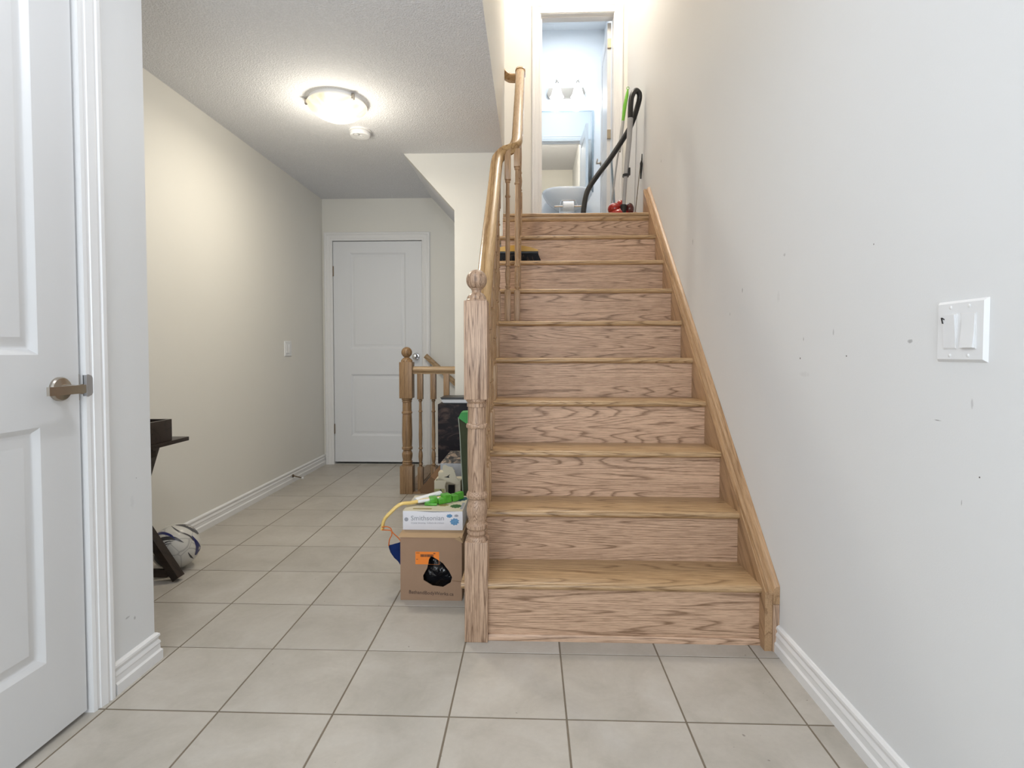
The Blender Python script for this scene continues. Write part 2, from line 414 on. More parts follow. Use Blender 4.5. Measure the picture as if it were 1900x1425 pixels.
# far wall: door below, washroom doorway above
DX0, DX1 = -1.785, -.962
b_ = B().box(XL-.12, YF, -2.2, DX0, YF+.12, 2.6).box(DX1, YF, -2.2, XR+.12, YF+.12, LZ-.05)
b_.box(DX0, YF, -2.2, DX1, YF+.12, .0).box(DX0, YF, 2.02, DX1, YF+.12, 2.6)
b_.box(DX1, YF, LZ-.05, .079, YF+.12, TOP).box(.73, YF, LZ-.05, XR, YF+.12, TOP).box(.079, YF, 3.975, .73, YF+.12, TOP).box(-1.9, YF, 2.6, DX1, YF+.12, TOP)
obj('wall_far', b_, 'wall_paint', kind='structure')
obj('wall_closet_shade', B().box(DX0-.1, YF+.125, -.1, DX1+.1, YF+.15, 2.2), 'shade_black', kind='structure')  # near-black sheet; shade behind the far door is put into its colour
obj('wall_entry_closet_shade', B().box(XN-.7, .4, -.1, XN-.68, 1.6, 2.2), 'shade_black', kind='structure')  # near-black as well: the closet's shade is painted on
# centre wall with the sloping corner over the cellar stair
poly = [(-.878, CH), (-.527, 1.995), (-.527, -2.2), (XS, -2.2), (XS, CH)]
b_ = B().prism(poly, 'y', YC, YC+.115)
obj('wall_centre', b_, 'wall_paint', kind='structure')
# wall along the left of the stairwell above the lower ceiling
obj('wall_stairwell', B().box(XS-.115, 1.58, CH+.0031, XS, YC+.19, TOP), 'wall_paint', kind='structure')
obj('wall_upper_landing', B().box(-1.9, YC+.0, CH+.01, -1.2, YF, TOP), 'wall_paint', kind='structure')
obj('wall_stair_side', B().prism([(1.965, -.0), (1.965, .13), (YC, .13+(YC-1.965)*.943), (YC, 0)], 'x', -.212, -.192), 'wall_paint', kind='structure')
# sloping soffit of the next flight
sl = 1.08
obj('ceiling_soffit', B().prism([(-.878, CH), (-.20, CH-.678*sl), (-.20, CH-.678*sl+.06), (-.84, CH+.02)], 'y', YC+.115, YF), 'ceiling_stipple', kind='structure')
b_ = B().box(XL-.12, 1.58, CH, XS-.115, YF+.1, CH+.12).box(XS-.1149, 1.58, CH, XS, YC, CH+.003).box(-2.0, -1.7, CH, XR, 1.58, CH+.2)
obj('ceiling', b_, 'ceiling_stipple', kind='structure')
b_ = B().box(-2.0, 1.4, TOP, 1.0, YF+.12, TOP+.1)
obj('ceiling_upper', b_, 'ceiling_stipple', kind='structure')
obj('wall_header', B().box(XS-.115, 1.46, CH+.2, XR, 1.58, TOP), 'wall_paint', kind='structure')
# washroom shell
obj('wall_washroom', B().box(-.9, 6.39, LZ, XR, 6.5, 4.8).box(-.9, YF+.121, LZ, -.78, 6.39, 4.8), 'bath_paint', kind='structure')
obj('wall_washroom_side', B().box(XR-.006, YF+.121, LZ, XR-.001, 6.39, 4.7), 'bath_paint', kind='structure')
obj('wall_washroom_front', B().box(-.78, YF+.1205, LZ, .06, YF+.126, 4.7).box(.06, YF+.1205, 3.99, XR-.006, YF+.126, 4.7), 'bath_paint', kind='structure')
obj('ceiling_washroom', B().box(-.9, YF+.121, 4.70, XR, 6.5, 4.82), 'bath_paint', kind='structure')
obj('floor_washroom', B().box(-.9, YF+.121, LZ-.12, XR, 6.5, LZ-.002).box(.08, YF+.0005, LZ-.04, .729, YF+.12, LZ-.001), 'floor_tile_glaze', kind='structure')
# landing floor, oak strips
lf = thing('floor_landing', (.3, 4.3, LZ), kind='structure')
x = -.3
while x < XR-.01:
    obj('floorboard', B().box(x, ny(9)+.13 if x > XS-.005 else YC+.19, LZ-.02, min(x+.081, XR), YF, LZ-.0005), 'oak_tread', lf); x += .083
obj('subfloor', B().box(-.3, YC+.116, LZ-.14, XR, YF, LZ-.021), 'wall_paint', lf)

# ------------------------------------------------------------------ tiled floor, every tile its own piece
fl = thing('floor', (0, 1.5, 0), kind='structure')
b_ = B().box(XL, -1.6, -.06, XR, 1.97, -.0011).box(XL, 1.97, -.06, -.19, YC, -.0011).box(XL, YC, -.06, -.905, YF, -.0011).box(-.905, YC, -.06, -.527, YC+.09, -.0011).box(DX0, YF, -.06, DX1, YF+.12, -.0011).box(XN-.7, .64, -.06, XN, 1.475, -.0011)
obj('grout_bed', b_, 'grout', fl)
S = .327; GX = -3.69148*S; GY = 4.53186*S-0.0; G = .0027
rects = [(XN-.2, -1.6, XR, 1.727), (-.2285, 1.727, XR, 1.915), (XL, 1.727, -.2285, YC), (XL, YC, -.935, YF), (-.935, YC, -.53, 3.86)]
def clip(a, r): return (max(a[0], r[0]), max(a[1], r[1]), min(a[2], r[2]), min(a[3], r[3]))
for i in range(-3, 8):
    for j in range(-10, 12):
        cell = (GX+i*S, GY+j*S, GX+(i+1)*S, GY+(j+1)*S); t_ = B(); big = 0; parts_ = []
        cin = (cell[0]+G, cell[1]+G, cell[2]-G, cell[3]-G)
        for r in rects:
            q = clip(cin, r)
            if q[2]-q[0] > .004 and q[3]-q[1] > .004:
                x0, y0, x1, y1 = q; c = .0008
                vs = [(x0, y0, -.009), (x1, y0, -.009), (x1, y1, -.009), (x0, y1, -.009), (x0, y0, -c), (x1, y0, -c), (x1, y1, -c), (x0, y1, -c), (x0+c, y0+c, 0), (x1-c, y0+c, 0), (x1-c, y1-c, 0), (x0+c, y1-c, 0)]
                fs = [(3, 2, 1, 0)]+[(a, (a+1) % 4, (a+1) % 4+4, a+4) for a in range(4)]+[(a+4, (a+1) % 4+4, (a+1) % 4+8, a+8) for a in range(4)]+[(8, 9, 10, 11)]
                t_.add(vs, fs); big += 1; parts_.append(q)
        if big > 1:                      # a tile cut to an L round a corner: flush pieces, no inner bevel
            t_ = B()
            for q in parts_: t_.box(q[0], q[1], -.009, q[2], q[3], 0)
        if big: obj('tile', t_, 'floor_tile_glaze', fl)

# ------------------------------------------------------------------ mouldings
CAS = [(0, 0), (0, .008), (.010, .0105), (.0115, .0085), (.020, .0095), (.0215, .0125), (.030, .0135), (.042, .0165), (.052, .0135), (.055, .0175), (.066, .0185), (.072, .015), (.073, 0)]
BB = [(0, 0), (0, .0165), (.030, .0165), (.036, .0115), (.052, .0105), (.056, .0125), (.062, .0115), (.068, .0075), (.076, .0085), (.079, .0115), (.086, .0105), (.091, .005), (.092, 0)]
def baseboard(name, pts, z, out):
    """pts along the wall foot; out = +1 when the room is on the right of the walk"""
    b_ = B(); pts = [Vector((x, y, z)) for x, y in pts]
    prof = [(b2, a) for a, b2 in BB]
    b_.mitre(prof, pts, (0, 0, 1), out); return obj(name, b_, 'white_trim', kind='structure', ang=25)
baseboard('baseboard_right', [(XR, -1.6), (XR, 1.868)], 0, -1)
baseboard('baseboard_left', [(XL, 1.75), (XL, YF), ], 0, 1)
baseboard('baseboard_entry', [(XN, 1.5425), (XN, 1.727), (-1.85, 1.727)], 0, 1)
baseboard('baseboard_landing', [(XR, ny(9)+.22), (XR, YF)], LZ, -1)
baseboard('baseboard_far', [(DX1+.078, YF), (-.53, YF)], 0, 1)
def casing(name, pts, nrm, out): return obj(name, B().mitre(CAS, pts, nrm, out), 'white_trim', kind='structure', ang=25)
casing('trim_1', [(DX0+.007, YF, 0), (DX0+.007, YF, 2.013), (DX1-.007, YF, 2.013), (DX1-.007, YF, 0)], (0, -1, 0), -1)
casing('trim_2', [(.082, YF, LZ), (.082, YF, 3.972), (.727, YF, 3.972), (.727, YF, LZ)], (0, -1, 0), -1)
casing('trim_3', [(XN, 1.466, 0), (XN, 1.466, 2.036), (XN, .649, 2.036), (XN, .649, 0)], (1, 0, 0), 1)
# jambs with stops
def jamb(name, b_): return obj(name, b_, 'white_trim', kind='structure')
jamb('trim_4', B().box(DX0, YF-.001, 0, DX0+.008, YF+.12, 2.02).box(DX1-.008, YF-.001, 0, DX1, YF+.12, 2.02).box(DX0, YF-.001, 2.012, DX1, YF+.12, 2.02))
jamb('trim_5', B().box(.079, YF-.001, LZ, .087, YF+.122, 3.975).box(.722, YF-.001, LZ, .73, YF+.122, 3.975).box(.079, YF-.001, 3.967, .73, YF+.122, 3.975).box(.087, YF+.04, LZ, .098, YF+.075, 3.967).box(.098, YF+.04, 3.956, .722, YF+.075, 3.967))
jamb('trim_6', B().box(XN-.12, 1.4655, 0, XN+.001, 1.475, 2.045).box(XN-.12, .64, 0, XN+.001, .6495, 2.045).box(XN-.12, .64, 2.036, XN+.001, 1.475, 2.045).box(XN-.09, 1.455, 0, XN-.055, 1.4655, 2.036))

# ------------------------------------------------------------------ panel doors (local: x width, z height, front towards -y)
def panel_rings(x0, z0, x1, z1):
    rings = [(0, 0), (.004, .002), (.012, .010), (.017, .0125), (.023, .0125), (.042, .0035), (.045, .0035)]
    vs = []
    for a, d in rings: vs += [(x0+a, d, z0+a), (x1-a, d, z0+a), (x1-a, d, z1-a), (x0+a, d, z1-a)]
    n = len(rings); fs = [(4*i+k, 4*i+(k+1) % 4, 4*i+4+(k+1) % 4, 4*i+4+k) for i in range(n-1) for k in range(4)]+[(4*n-4, 4*n-3, 4*n-2, 4*n-1)]
    return B().add(vs, fs)
def panel_door(name, Wd, H, T, panels, mat, loc, rot, stile_cols=None):
    r = thing(name, loc, kind='structure', rot=rot); ROOT[r.name] = Vector((0, 0, 0))
    x0, x1 = panels[0][0], panels[0][2]
    xs = [0, x0, x1, Wd]; zs = sorted({0, H, *[p[1] for p in panels], *[p[3] for p in panels]})
    def slab(front):
        vs, fs = [], []
        for i in range(3):
            for k in range(len(zs)-1):
                if i == 1 and any(abs(p[1]-zs[k]) < 1e-6 for p in panels): continue
                n = len(vs); vs += [(xs[i], front, zs[k]), (xs[i+1], front, zs[k]), (xs[i+1], front, zs[k+1]), (xs[i], front, zs[k+1])]; fs.append((n, n+1, n+2, n+3))
        return vs, fs
    b_ = B().add(*slab(0)).add(*slab(T))
    b_.add([(0, 0, 0), (Wd, 0, 0), (Wd, 0, H), (0, 0, H), (0, T, 0), (Wd, T, 0), (Wd, T, H), (0, T, H)], [(0, 1, 5, 4), (1, 2, 6, 5), (2, 3, 7, 6), (3, 0, 4, 7)])
    obj('door_leaf', b_, mat, r, local=True)
    for p in panels:
        q = panel_rings(p[0], p[1], p[2], p[3]); bk = panel_rings(p[0], p[1], p[2], p[3]); bk.v = [(x, T-y, z) for x, y, z in bk.v]
        q.add(bk.v, bk.f); obj('door_panel', q, mat, r, local=True)
    return r
d1 = panel_door('door_1', .80, 1.985, .035, [(.150, .235, .655, .795), (.150, 1.02, .655, 1.885)], 'white_door_textured', (DX0+.0115, YF+.008, .022), 0)
def knob(par, x, z, side=-1):
    Rm = Matrix.Rotation(R(90), 3, 'X')
    k = obj('door_knob', B().lathe([(.0, -.066), (.014, -.066), (.024, -.058), (.0275, -.046), (.023, -.034), (.011, -.028), (.010, -.012), (.030, -.010), (.033, -.004), (.033, 0)], (x, 0, z), 20, Matrix(((1, 0, 0), (0, 0, 1), (0, -1, 0)))), 'chrome', par, local=True)
    # keep it in front of the leaf
    for v in k.data.vertices: pass
    return k
kb = B()
kb.lathe([(.001, 0), (.033, 0), (.033, .005), (.028, .010), (.011, .013), (.010, .030), (.020, .036), (.0275, .048), (.025, .060), (.015, .067), (.001, .068)], (.745, 0, .955), 20, Matrix(((1, 0, 0), (0, 0, -1), (0, 1, 0))))
obj('door_knob', kb, 'chrome', d1, local=True, label='round chrome door knob')
for z in (1.72, .30):
    obj('hinge', B().box(-.006, -.008, z-.045, .004, .004, z+.045, .002), 'bronze', d1, local=True)
# closet door on the near left, hung so its face looks into the entry
Wc = 1.4615-.655
d2 = panel_door('door_2', Wc-.004, 2.014, .035, [(.125, .203, Wc-.126, .810), (.125, .993, Wc-.126, 1.885)], 'white_door', (XN-.004, .6535, .014), R(90))
hb = B().lathe([(.001, 0), (.032, 0), (.032, .006), (.029, .010), (.012, .014), (.011, .046), (.013, .062)], (Wc-.067, 0, .903), 24, Matrix(((1, 0, 0), (0, 0, -1), (0, 1, 0))))
dh = obj('door_handle', hb, 'satin_nickel', d2, local=True, label='satin nickel lever handle')
lv = B().prism([(Wc-.057, -.048), (Wc-.053, -.062), (Wc-.075, -.066), (Wc-.165, -.063), (Wc-.166, -.056), (Wc-.08, -.052)], 'z', .892, .914)
bm = bmesh.new()
lo_ = obj('lever', lv, 'satin_nickel', dh); lo_.location = lo_.location-dh.location
obj('latch_plate', B().box(Wc-.0045, -.0012, .868, Wc-.0035, .03, .94), 'satin_nickel', d2, local=True)
sp = obj('trim_7', B().prism([(1.4655, .893), (1.4655, .951), (1.470, .953), (1.482, .949), (1.488, .940), (1.488, .904), (1.482, .895), (1.470, .891)], 'x', XN-.001, XN+.0105), 'grey_metal', kind='structure')
# washroom door, open inwards against the side wall
d3 = panel_door('door_3', .625, 1.985, .034, [(.11, .22, .515, .80), (.11, 1.0, .515, 1.87)], 'white_door', (.7175, YF+.128, LZ+.012), R(88.0))
for y, f_ in ((-.001, -1), (.035, 1)):
    hb = B().lathe([(.001, 0), (.027, 0), (.027, .008), (.010, .012), (.010, .045)], (.565, y, .94), 16, Matrix(((1, 0, 0), (0, 0, f_), (0, -f_, 0))))
    hd = obj('door_handle', hb, 'satin_nickel', d3, local=True, label='satin nickel lever handle')
    if f_ > 0:
        l2 = obj('lever', B().box(.46, y+.038, .93, .575, y+.050, .95, .004), 'satin_nickel', hd); l2.location = l2.location-hd.location
for z in (1.80, 1.0, .2):
    obj('hinge', B().box(-.014, .000, z-.04, -.001, .033, z+.04), 'brass', d3, local=True)

# ------------------------------------------------------------------ oak staircase
st = thing('staircase', (.28, 2.8, 0), 'straight oak staircase climbing ten steps to the landing beside the right wall', 'staircase')
XLT = -.243
for k in range(10):
    y, z = ny(k), nz(k); x0 = XLT if k < 9 else XS+.002
    if y+RUN+.03 > YC and k < 9: x0 = XLT
    y1 = min(y+RUN+.022, YC-.005) if k < 9 else y+.13
    d = .0265; nb = [(y, z-d*.5), (y+.003, z-d*.18), (y+.008, z-.002), (y+.014, z), (y1, z), (y1, z-d), (y+.012, z-d), (y+.006, z-d*.9), (y+.002, z-d*.72)]
    b_ = B().prism(nb, 'x', x0, XT, True)
    obj('tread', b_, 'oak_tread', st, ang=50)
    zb = 0 if k == 0 else nz(k-1)
    obj('riser', B().box(-.191, y+.020, zb, XT, y+.038, z-d), 'oak_riser', st)
obj('shoe_moulding', B().prism([(Y1+.020, 0), (Y1+.009, 0), (Y1+.009, .012), (Y1+.014, .021), (Y1+.020, .023)], 'x', -.148, XT), 'oak_riser', st)
obj('landing_cove', B().prism([(ny(9)+.020, nz(9)-.0265), (ny(9)+.004, nz(9)-.0265), (ny(9)+.006, nz(9)-.040), (ny(9)+.013, nz(9)-.052), (ny(9)+.020, nz(9)-.055)], 'x', XS+.002, XT), 'oak_tread', st)
# skirt board and its moulded cap on the right wall
def sl_(y): return Z1+(y-Y1)*RISE/RUN
ys, ye = 1.852, 3.93
obj('skirt_board', B().prism([(ys, .0), (ys, sl_(ys)+.016), (ye, sl_(ye)+.016), (ye, sl_(ye)-.16), (ys+.24, 0)], 'x', XT, .820), 'oak_skirt', st)
b_ = B()
prof = [(.7985, .016), (.803, .024), (.812, .024), (.814, .019), (.818, .019), (.821, .027), (.829, .036), (XR-.0005, .040), (XR-.0005, -.022), (.8205, -.022), (.8205, .012), (.7985, .012)]
vs = [(x, ys-.004*(i > 0), sl_(ys)+h) for i, (x, h) in enumerate(prof)]+[(x, ye, sl_(ye)+h) for x, h in prof]
n = len(prof); b_.add(vs, [tuple(range(n)), tuple(range(2*n-1, n-1, -1))]+[((i+1) % n, i, i+n, (i+1) % n+n) for i in range(n)])
obj('skirt_cap', b_, 'oak_skirt', st)
obj('skirt_end', B().box(.8205, ys-.004, 0, XR-.0005, ys+.26, sl_(ys)-.0235), 'oak_post', st)

def sqring(b_, x, y, z0, z1, h, rnd=.0):
    """square block, ends slightly rounded where the turning begins"""
    b_.box(x-h, y-h, z0, x+h, y+h, z1, .003); return b_
def turned(b_, x, y, prof, seg=22): return b_.lathe(prof, (x, y, 0), seg)
# newel post
NX, NY = -.189, 1.9125
nw = B(); h = .0405
sqring(nw, NX, NY, 0, .352, h); sqring(nw, NX, NY, .850, 1.192, h)
turned(nw, NX, NY, [(.040, .335), (.040, .352), (.036, .366), (.030, .369), (.0355, .376), (.0355, .384), (.031, .388), (.037, .395), (.0372, .406), (.031, .412), (.030, .418), (.035, .438), (.0375, .456), (.0355, .474), (.031, .490), (.028, .497), (.036, .502), (.038, .512), (.034, .522), (.031, .526), (.0325, .56), (.0335, .62), (.0335, .70), (.0325, .742), (.0325, .7475), (.036, .749), (.0375, .753), (.0375, .759), (.036, .763), (.0325, .765), (.0320, .770), (.0315, .79), (.0312, .818), (.0312, .822), (.0345, .8235), (.0345, .834), (.032, .837), (.0375, .843), (.0385, .853), (.040, .866)])
np_ = obj('newel_post', nw, 'oak_post', st, ang=24)
fn = B(); turned(fn, NX, NY, [(.037, 1.190), (.037, 1.196), (.034, 1.199), (.033, 1.206), (.026, 1.216), (.020, 1.220), (.0165, 1.222), (.0165, 1.230), (.019, 1.232), (.019, 1.235)])
fn.ball((NX, NY, 1.266), .0365, 28, 18)
obj('ball_finial', fn, 'oak_post', np_)
# balusters
def baluster(x, y, z0, z1, topb, par=st, mat='oak_baluster', bb=.17, h=.0165, kb=1.0):
    b_ = B(); b_.box(x-h, y-h, z0, x+h, y+h, z0+bb, .0015); b_.box(x-h, y-h, z1-topb, x+h, y+h, z1, .0015)
    a = z0+bb; t2 = z1-topb
    nk = max(t2-.095, a+.16)
    turned(b_, x, y, [(.015, a-.002), (.015, a+.002), (.0105, a+.006), (.0105, a+.010), (.0145, a+.014), (.0145, a+.020), (.0095, a+.026), (.0125, a+.045), (.0155, a+.075), (.0140, a+.100), (.0095, a+.122), (.0095, a+.126), (.0145, a+.130), (.0145, a+.138), (.0105, a+.143), (.0115, a+.17), (.0135, a+.24), (.0125, (a+nk)/2+.05), (.0105, nk-.004), (.0105, nk), (.0145, nk+.003), (.0145, nk+.010), (.0105, nk+.014), (.0098, t2-.022), (.0098, t2-.018), (.0140, t2-.014), (.0140, t2-.006), (.0120, t2-.003), (.0150, t2+.002)], 12)
    return obj('baluster', b_, mat, par, ang=45)
def ztop(y): return 1.360+.943*(y-2.19)      # top of the lower rail
for k in range(6):
    for dy in (.045, .148):
        y = ny(k)+dy
        if k == 0 and dy < .1: continue
        if k == 5 and dy > .1: continue
        zt = ztop(y)-.052; baluster(-.178, y, nz(k), zt, .24, bb=.16)
baluster(-.124, 2.965, nz(5), 2.105, .165, bb=.17)
baluster(-.0745, 2.985, nz(5), 2.11, .095, bb=.17)
def ztop2(y): return 2.150+.943*(y-2.99)
for k in range(6, 10):
    for dy in ((.045, .148) if k < 9 else (.05,)):
        y = ny(k)+dy; baluster(-.0745, y, nz(k), ztop2(y)-.05, .16, bb=.15)
# handrail: lower run, level jog to the right, upper run, turn into the next flight
HR = [(-.019, -.026), (.019, -.026), (.021, -.012), (.030, -.004), (.031, .010), (.026, .021), (.014, .027), (0, .029), (-.014, .027), (-.026, .021), (-.031, .010), (-.030, -.004), (-.021, -.012)]
path = [(-.18, 1.955, ztop(1.955)-.030), (-.18, 2.2, ztop(2.2)-.030), (-.18, 2.5, ztop(2.5)-.030), (-.18, 2.86, ztop(2.86)-.030)]
jog = bez([(-.18, 2.86, ztop(2.86)-.030), (-.175, 2.935, 2.04), (-.150, 2.968, 2.088), (-.115, 2.978, 2.105), (-.088, 2.992, 2.125), (-.076, 3.03, 2.165), (-.0745, 3.10, 2.225)], 5)
path += [tuple(p) for p in jog[1:]]
path += [(-.0745, 3.4, ztop2(3.4)-.03), (-.0745, 3.7, ztop2(3.7)-.03), (-.0745, 3.93, ztop2(3.93)-.03)]
obj('handrail', B().sweep(HR, path), 'oak_rail', st, ang=60)
vol = B().sweep([(a*1.15, c_*1.2) for a, c_ in HR], [(-.0745, 3.90, ztop2(3.93)-.060), (-.0745, 3.93, ztop2(3.93)-.036), (-.0745, 3.975, ztop2(3.93)-.018), (-.0745, 4.04, ztop2(3.93)-.016)])
obj('rail_fitting', vol, 'oak_rail', st, ang=60)
obj('rail_return', B().sweep(HR, bez([(-.08, 4.012, ztop2(3.93)-.04), (-.13, 4.015, ztop2(3.93)-.040), (-.165, 4.018, ztop2(3.93)-.030), (-.23, 4.02, ztop2(3.93)+.03), (-.60, 4.02, ztop2(3.93)+.39)], 4)), 'oak_rail', st, ang=60)

# ------------------------------------------------------------------ cellar stair and its guard rail
gr = thing('stair_railing', (-.72, 3.9, 0), 'low oak guard rail with ball-topped newel around the cellar stair opening', 'railing')
GXn, GYn, h = -.888, 3.892, .0455
nw = B(); sqring(nw, GXn, GYn, 0, .200, h); sqring(nw, GXn, GYn, .686, .945, h)
turned(nw, GXn, GYn, [(.044, .195), (.042, .203), (.034, .206), (.037, .212), (.034, .222), (.038, .229), (.031, .236), (.0365, .262), (.038, .285), (.030, .306), (.028, .311), (.037, .316), (.038, .330), (.033, .338), (.0345, .35), (.037, .42), (.034, .55), (.0325, .572), (.0375, .576), (.0375, .586), (.0325, .592), (.032, .656), (.036, .660), (.033, .668), (.037, .672), (.038, .682), (.044, .690)])
g2 = obj('newel_post', nw, 'oak_hall', gr, ang=24)
fn = B(); turned(fn, GXn, GYn, [(.042, .944), (.041, .956), (.034, .966), (.022, .975), (.018, .978), (.018, .985)]); fn.ball((GXn, GYn, 1.014), .0385, 24, 16)
obj('ball_finial', fn, 'oak_hall', g2)
for x in (-.793, -.698, -.603):
    baluster(x, 3.9, 0.012, .872, .195, gr, 'oak_hall', bb=.175, h=.0195)
obj('handrail', B().sweep(HR, [(GXn+.04, 3.9, .885), (-.7, 3.9, .885), (-.53, 3.9, .885)]), 'oak_hall_rail', gr, ang=60)
obj('shoe_plate', B().box(GXn+.04, 3.862, -.005, -.53, 3.94, .012, .003), 'oak_hall', gr)
cs = thing('cellar_stairs', (-.7, 4.4, 0), 'oak edge and top steps of the stair going down behind the guard rail', 'stairs')
obj('nosing', B().box(-.935, 3.94, -.03, -.84, YF-.001, .004, .004), 'oak_hall', cs)
for k in range(5):
    x = -.85+k*.22; z = -.2*k
    obj('riser', B().box(x, 3.94, z-.2, x+.018, YF-.001, z-.004), 'oak_hall', cs)
    obj('tread', B().box(x-.0, 3.94, z-.226, x+.25, YF-.001, z-.2, .003), 'oak_hall', cs)
hr = thing('wall_handrail', (-.8, 4.8, .8), 'slanting oak handrail on the far wall, running down the cellar stair', 'handrail')
obj('rail', B().sweep([(a*.8, c_*.8) for a, c_ in HR], [(-.93, 4.81, .985), (-.55, 4.81, .635)]), 'oak_hall_rail', hr, ang=60)
for x, z in ((-.86, .905), (-.6, .665)):
    obj('bracket', B().tube(bez([(x, YF, z-.05), (x, 4.83, z-.05), (x, 4.81, z-.01)], 4), .006, 8), 'brass', hr)
obj('trim_8', B().box(-.552, 3.94, -.1, -.53, YF, .09), 'oak_hall', kind='structure')

# ------------------------------------------------------------------ wall and ceiling fittings
def switch_plate(name, x, y, z, nx, wide, high, n, label):
    t_ = thing(name, (x, y, z), label, 'light switch')
    f = lambda a: x+nx*a
    def slopebox(y0, z0, y1, z1, th, c):
        vs = [(f(0), y0, z0), (f(0), y1, z0), (f(0), y1, z1), (f(0), y0, z1), (f(th), y0+c, z0+c), (f(th), y1-c, z0+c), (f(th), y1-c, z1-c), (f(th), y0+c, z1-c)]
        return B().add(vs, [(0, 1, 2, 3), (7, 6, 5, 4), (0, 4, 5, 1), (1, 5, 6, 2), (2, 6, 7, 3), (3, 7, 4, 0)])
    obj('plate', slopebox(y-wide/2, z-high/2, y+wide/2, z+high/2, .0065, .0055), 'white_plastic', t_)
    for i in range(n):
        yc = y+(i-(n-1)/2)*.046
        obj('switch_frame', B().box(f(.0055), yc-.0175, z-.0345, f(.0075), yc+.0175, z+.0345), 'white_trim', t_)
        s_ = 1 if i % 2 else -1
        poly = [(f(.007), z-.0325), (f(.0085 if s_ > 0 else .0125), z-.0325), (f(.0095), z), (f(.0125 if s_ > 0 else .0085), z+.0325), (f(.007), z+.0325)]
        obj('rocker', B().prism([(a, c_) for a, c_ in poly], 'y', yc-.0155, yc+.0155), 'white_plastic', t_)
        for dz in (-.0475, .0475):
            sc = B().lathe([(.0034, 0), (.0034, .0012), (.002, .002)], (f(.006), yc, z+dz), 10, Matrix(((0, 0, nx), (0, 1, 0), (-nx, 0, 0))))
            obj('screw', sc, 'white_trim', t_)
    return t_
sw1 = switch_plate('light_switch', XR, 1.096, 1.055, -1, .124, .121, 2, 'double white rocker switch on the scuffed right wall, one rocker marked black')
obj('pen_mark', B().prism([(1.1365-.0, 1.083), (1.1335, 1.0835), (1.1275, 1.080), (1.1280, 1.0785), (1.1335, 1.0812), (1.1315, 1.071), (1.1328, 1.0712)], 'x', XR-.0131, XR-.0105), 'black_ink', sw1)
switch_plate('light_switch', XL, 4.143, 1.042, 1, .118, .118, 2, 'small off-white double switch on the long left wall near the far door')
dst = thing('door_stop', (XL+.016, 4.17, .05), 'short bronze door stop with white tip on the left baseboard', 'door stop')
obj('base', B().lathe([(.013, 0), (.013, .004), (.009, .008)], (XL+.0165, 4.17, .052), 14, Matrix(((0, 0, 1), (0, 1, 0), (-1, 0, 0)))), 'bronze', dst)
obj('rod', B().tube([(XL+.022, 4.17, .052), (XL+.095, 4.155, .040)], .0045, 8), 'bronze', dst)
obj('tip', B().tube([(XL+.095, 4.155, .040), (XL+.108, 4.152, .038)], .008, 10), 'white_plastic', dst)
# ceiling lamp
CLX, CLY = -1.06, 3.0
cl = thing('ceiling_light', (CLX, CLY, CH), 'round frosted glass ceiling light with nickel clips, switched on, in the hall', 'ceiling light')
obj('mount', B().lathe([(.150, 0), (.150, -.012), (.145, -.018), (.05, -.02)], (CLX, CLY, CH), 36), 'white_trim', cl)
obj('glass_bowl', B().lathe([(.155, -.022), (.160, -.024), (.158, -.030), (.140, -.052), (.110, -.075), (.072, -.093), (.036, -.101), (.001, -.103)], (CLX, CLY, CH), 40), 'lamp_glass', cl)
for a in (200, 320, 80):
    c_, s_ = math.cos(R(a)), math.sin(R(a))
    obj('clip', B().box(CLX+.158*c_-.008, CLY+.158*s_-.008, CH-.036, CLX+.158*c_+.008, CLY+.158*s_+.008, CH-.006, .003), 'satin_nickel', cl)
sm = thing('smoke_detector', (-1.055, 3.39, CH), 'white round smoke detector on the ceiling just behind the hall light', 'smoke detector')
obj('base_plate', B().lathe([(.066, 0), (.066, -.008), (.060, -.010)], (-1.055, 3.39, CH), 32), 'white_trim', sm)
obj('vent_ring', B().lathe([(.055, -.009), (.055, -.013)], (-1.055, 3.39, CH), 32), 'grey_metal', sm)
obj('cover', B().lathe([(.061, -.013), (.062, -.030), (.056, -.036), (.022, -.037), (.021, -.035), (.017, -.035), (.016, -.038), (.001, -.039)], (-1.055, 3.39, CH), 32), 'white_plastic', sm, ang=25)
obj('test_button', B().lathe([(.020, -.0365), (.020, -.0385), (.017, -.0385), (.017, -.0365)], (-1.068, 3.355, CH), 20), 'grey_metal', sm)
obj('button_face', B().lathe([(.0165, -.0365), (.0155, -.0395), (.001, -.0400)], (-1.068, 3.355, CH), 20), 'white_plastic', sm)

# ------------------------------------------------------------------ console table and ball, behind the near left wall
ct = thing('console_table', (-1.70, 2.15, 0), 'dark-stained wooden side table with crossed legs against the left wall', 'table')
obj('table_top', B().box(XL+.02, 1.86, .610, -1.567, 2.447, .628, .003), 'dark_stained_wood', ct)
for y in (2.31, 1.92):
    obj('leg', B().sweep([(-.016, -.022), (.016, -.022), (.016, .022), (-.016, .022)], [(-1.64, y, .608), (-1.835, y, .0)], (0, 1, 0), False), 'dark_stained_wood', ct)
    obj('leg', B().sweep([(-.016, -.022), (.016, -.022), (.016, .022), (-.016, .022)], [(-1.83, y+.035, .42), (-1.562, y+.035, .012)], (0, 1, 0), False), 'dark_stained_wood', ct)
    obj('cross_bar', B().box(-1.84, y+.012, .022, -1.60, y+.030, .055), 'dark_stained_wood', ct)
obj('stretcher', B().box(-1.66, 1.92, .560, -1.63, 2.31, .608), 'dark_stained_wood', ct)
tr = thing('wooden_tray', (-1.70, 2.1, .63), 'dark wooden open box standing on the side table top', 'box')
bx0, bx1, by0, by1, bz0, bz1 = -1.845, -1.572, 1.90, 2.335, .6285, .722
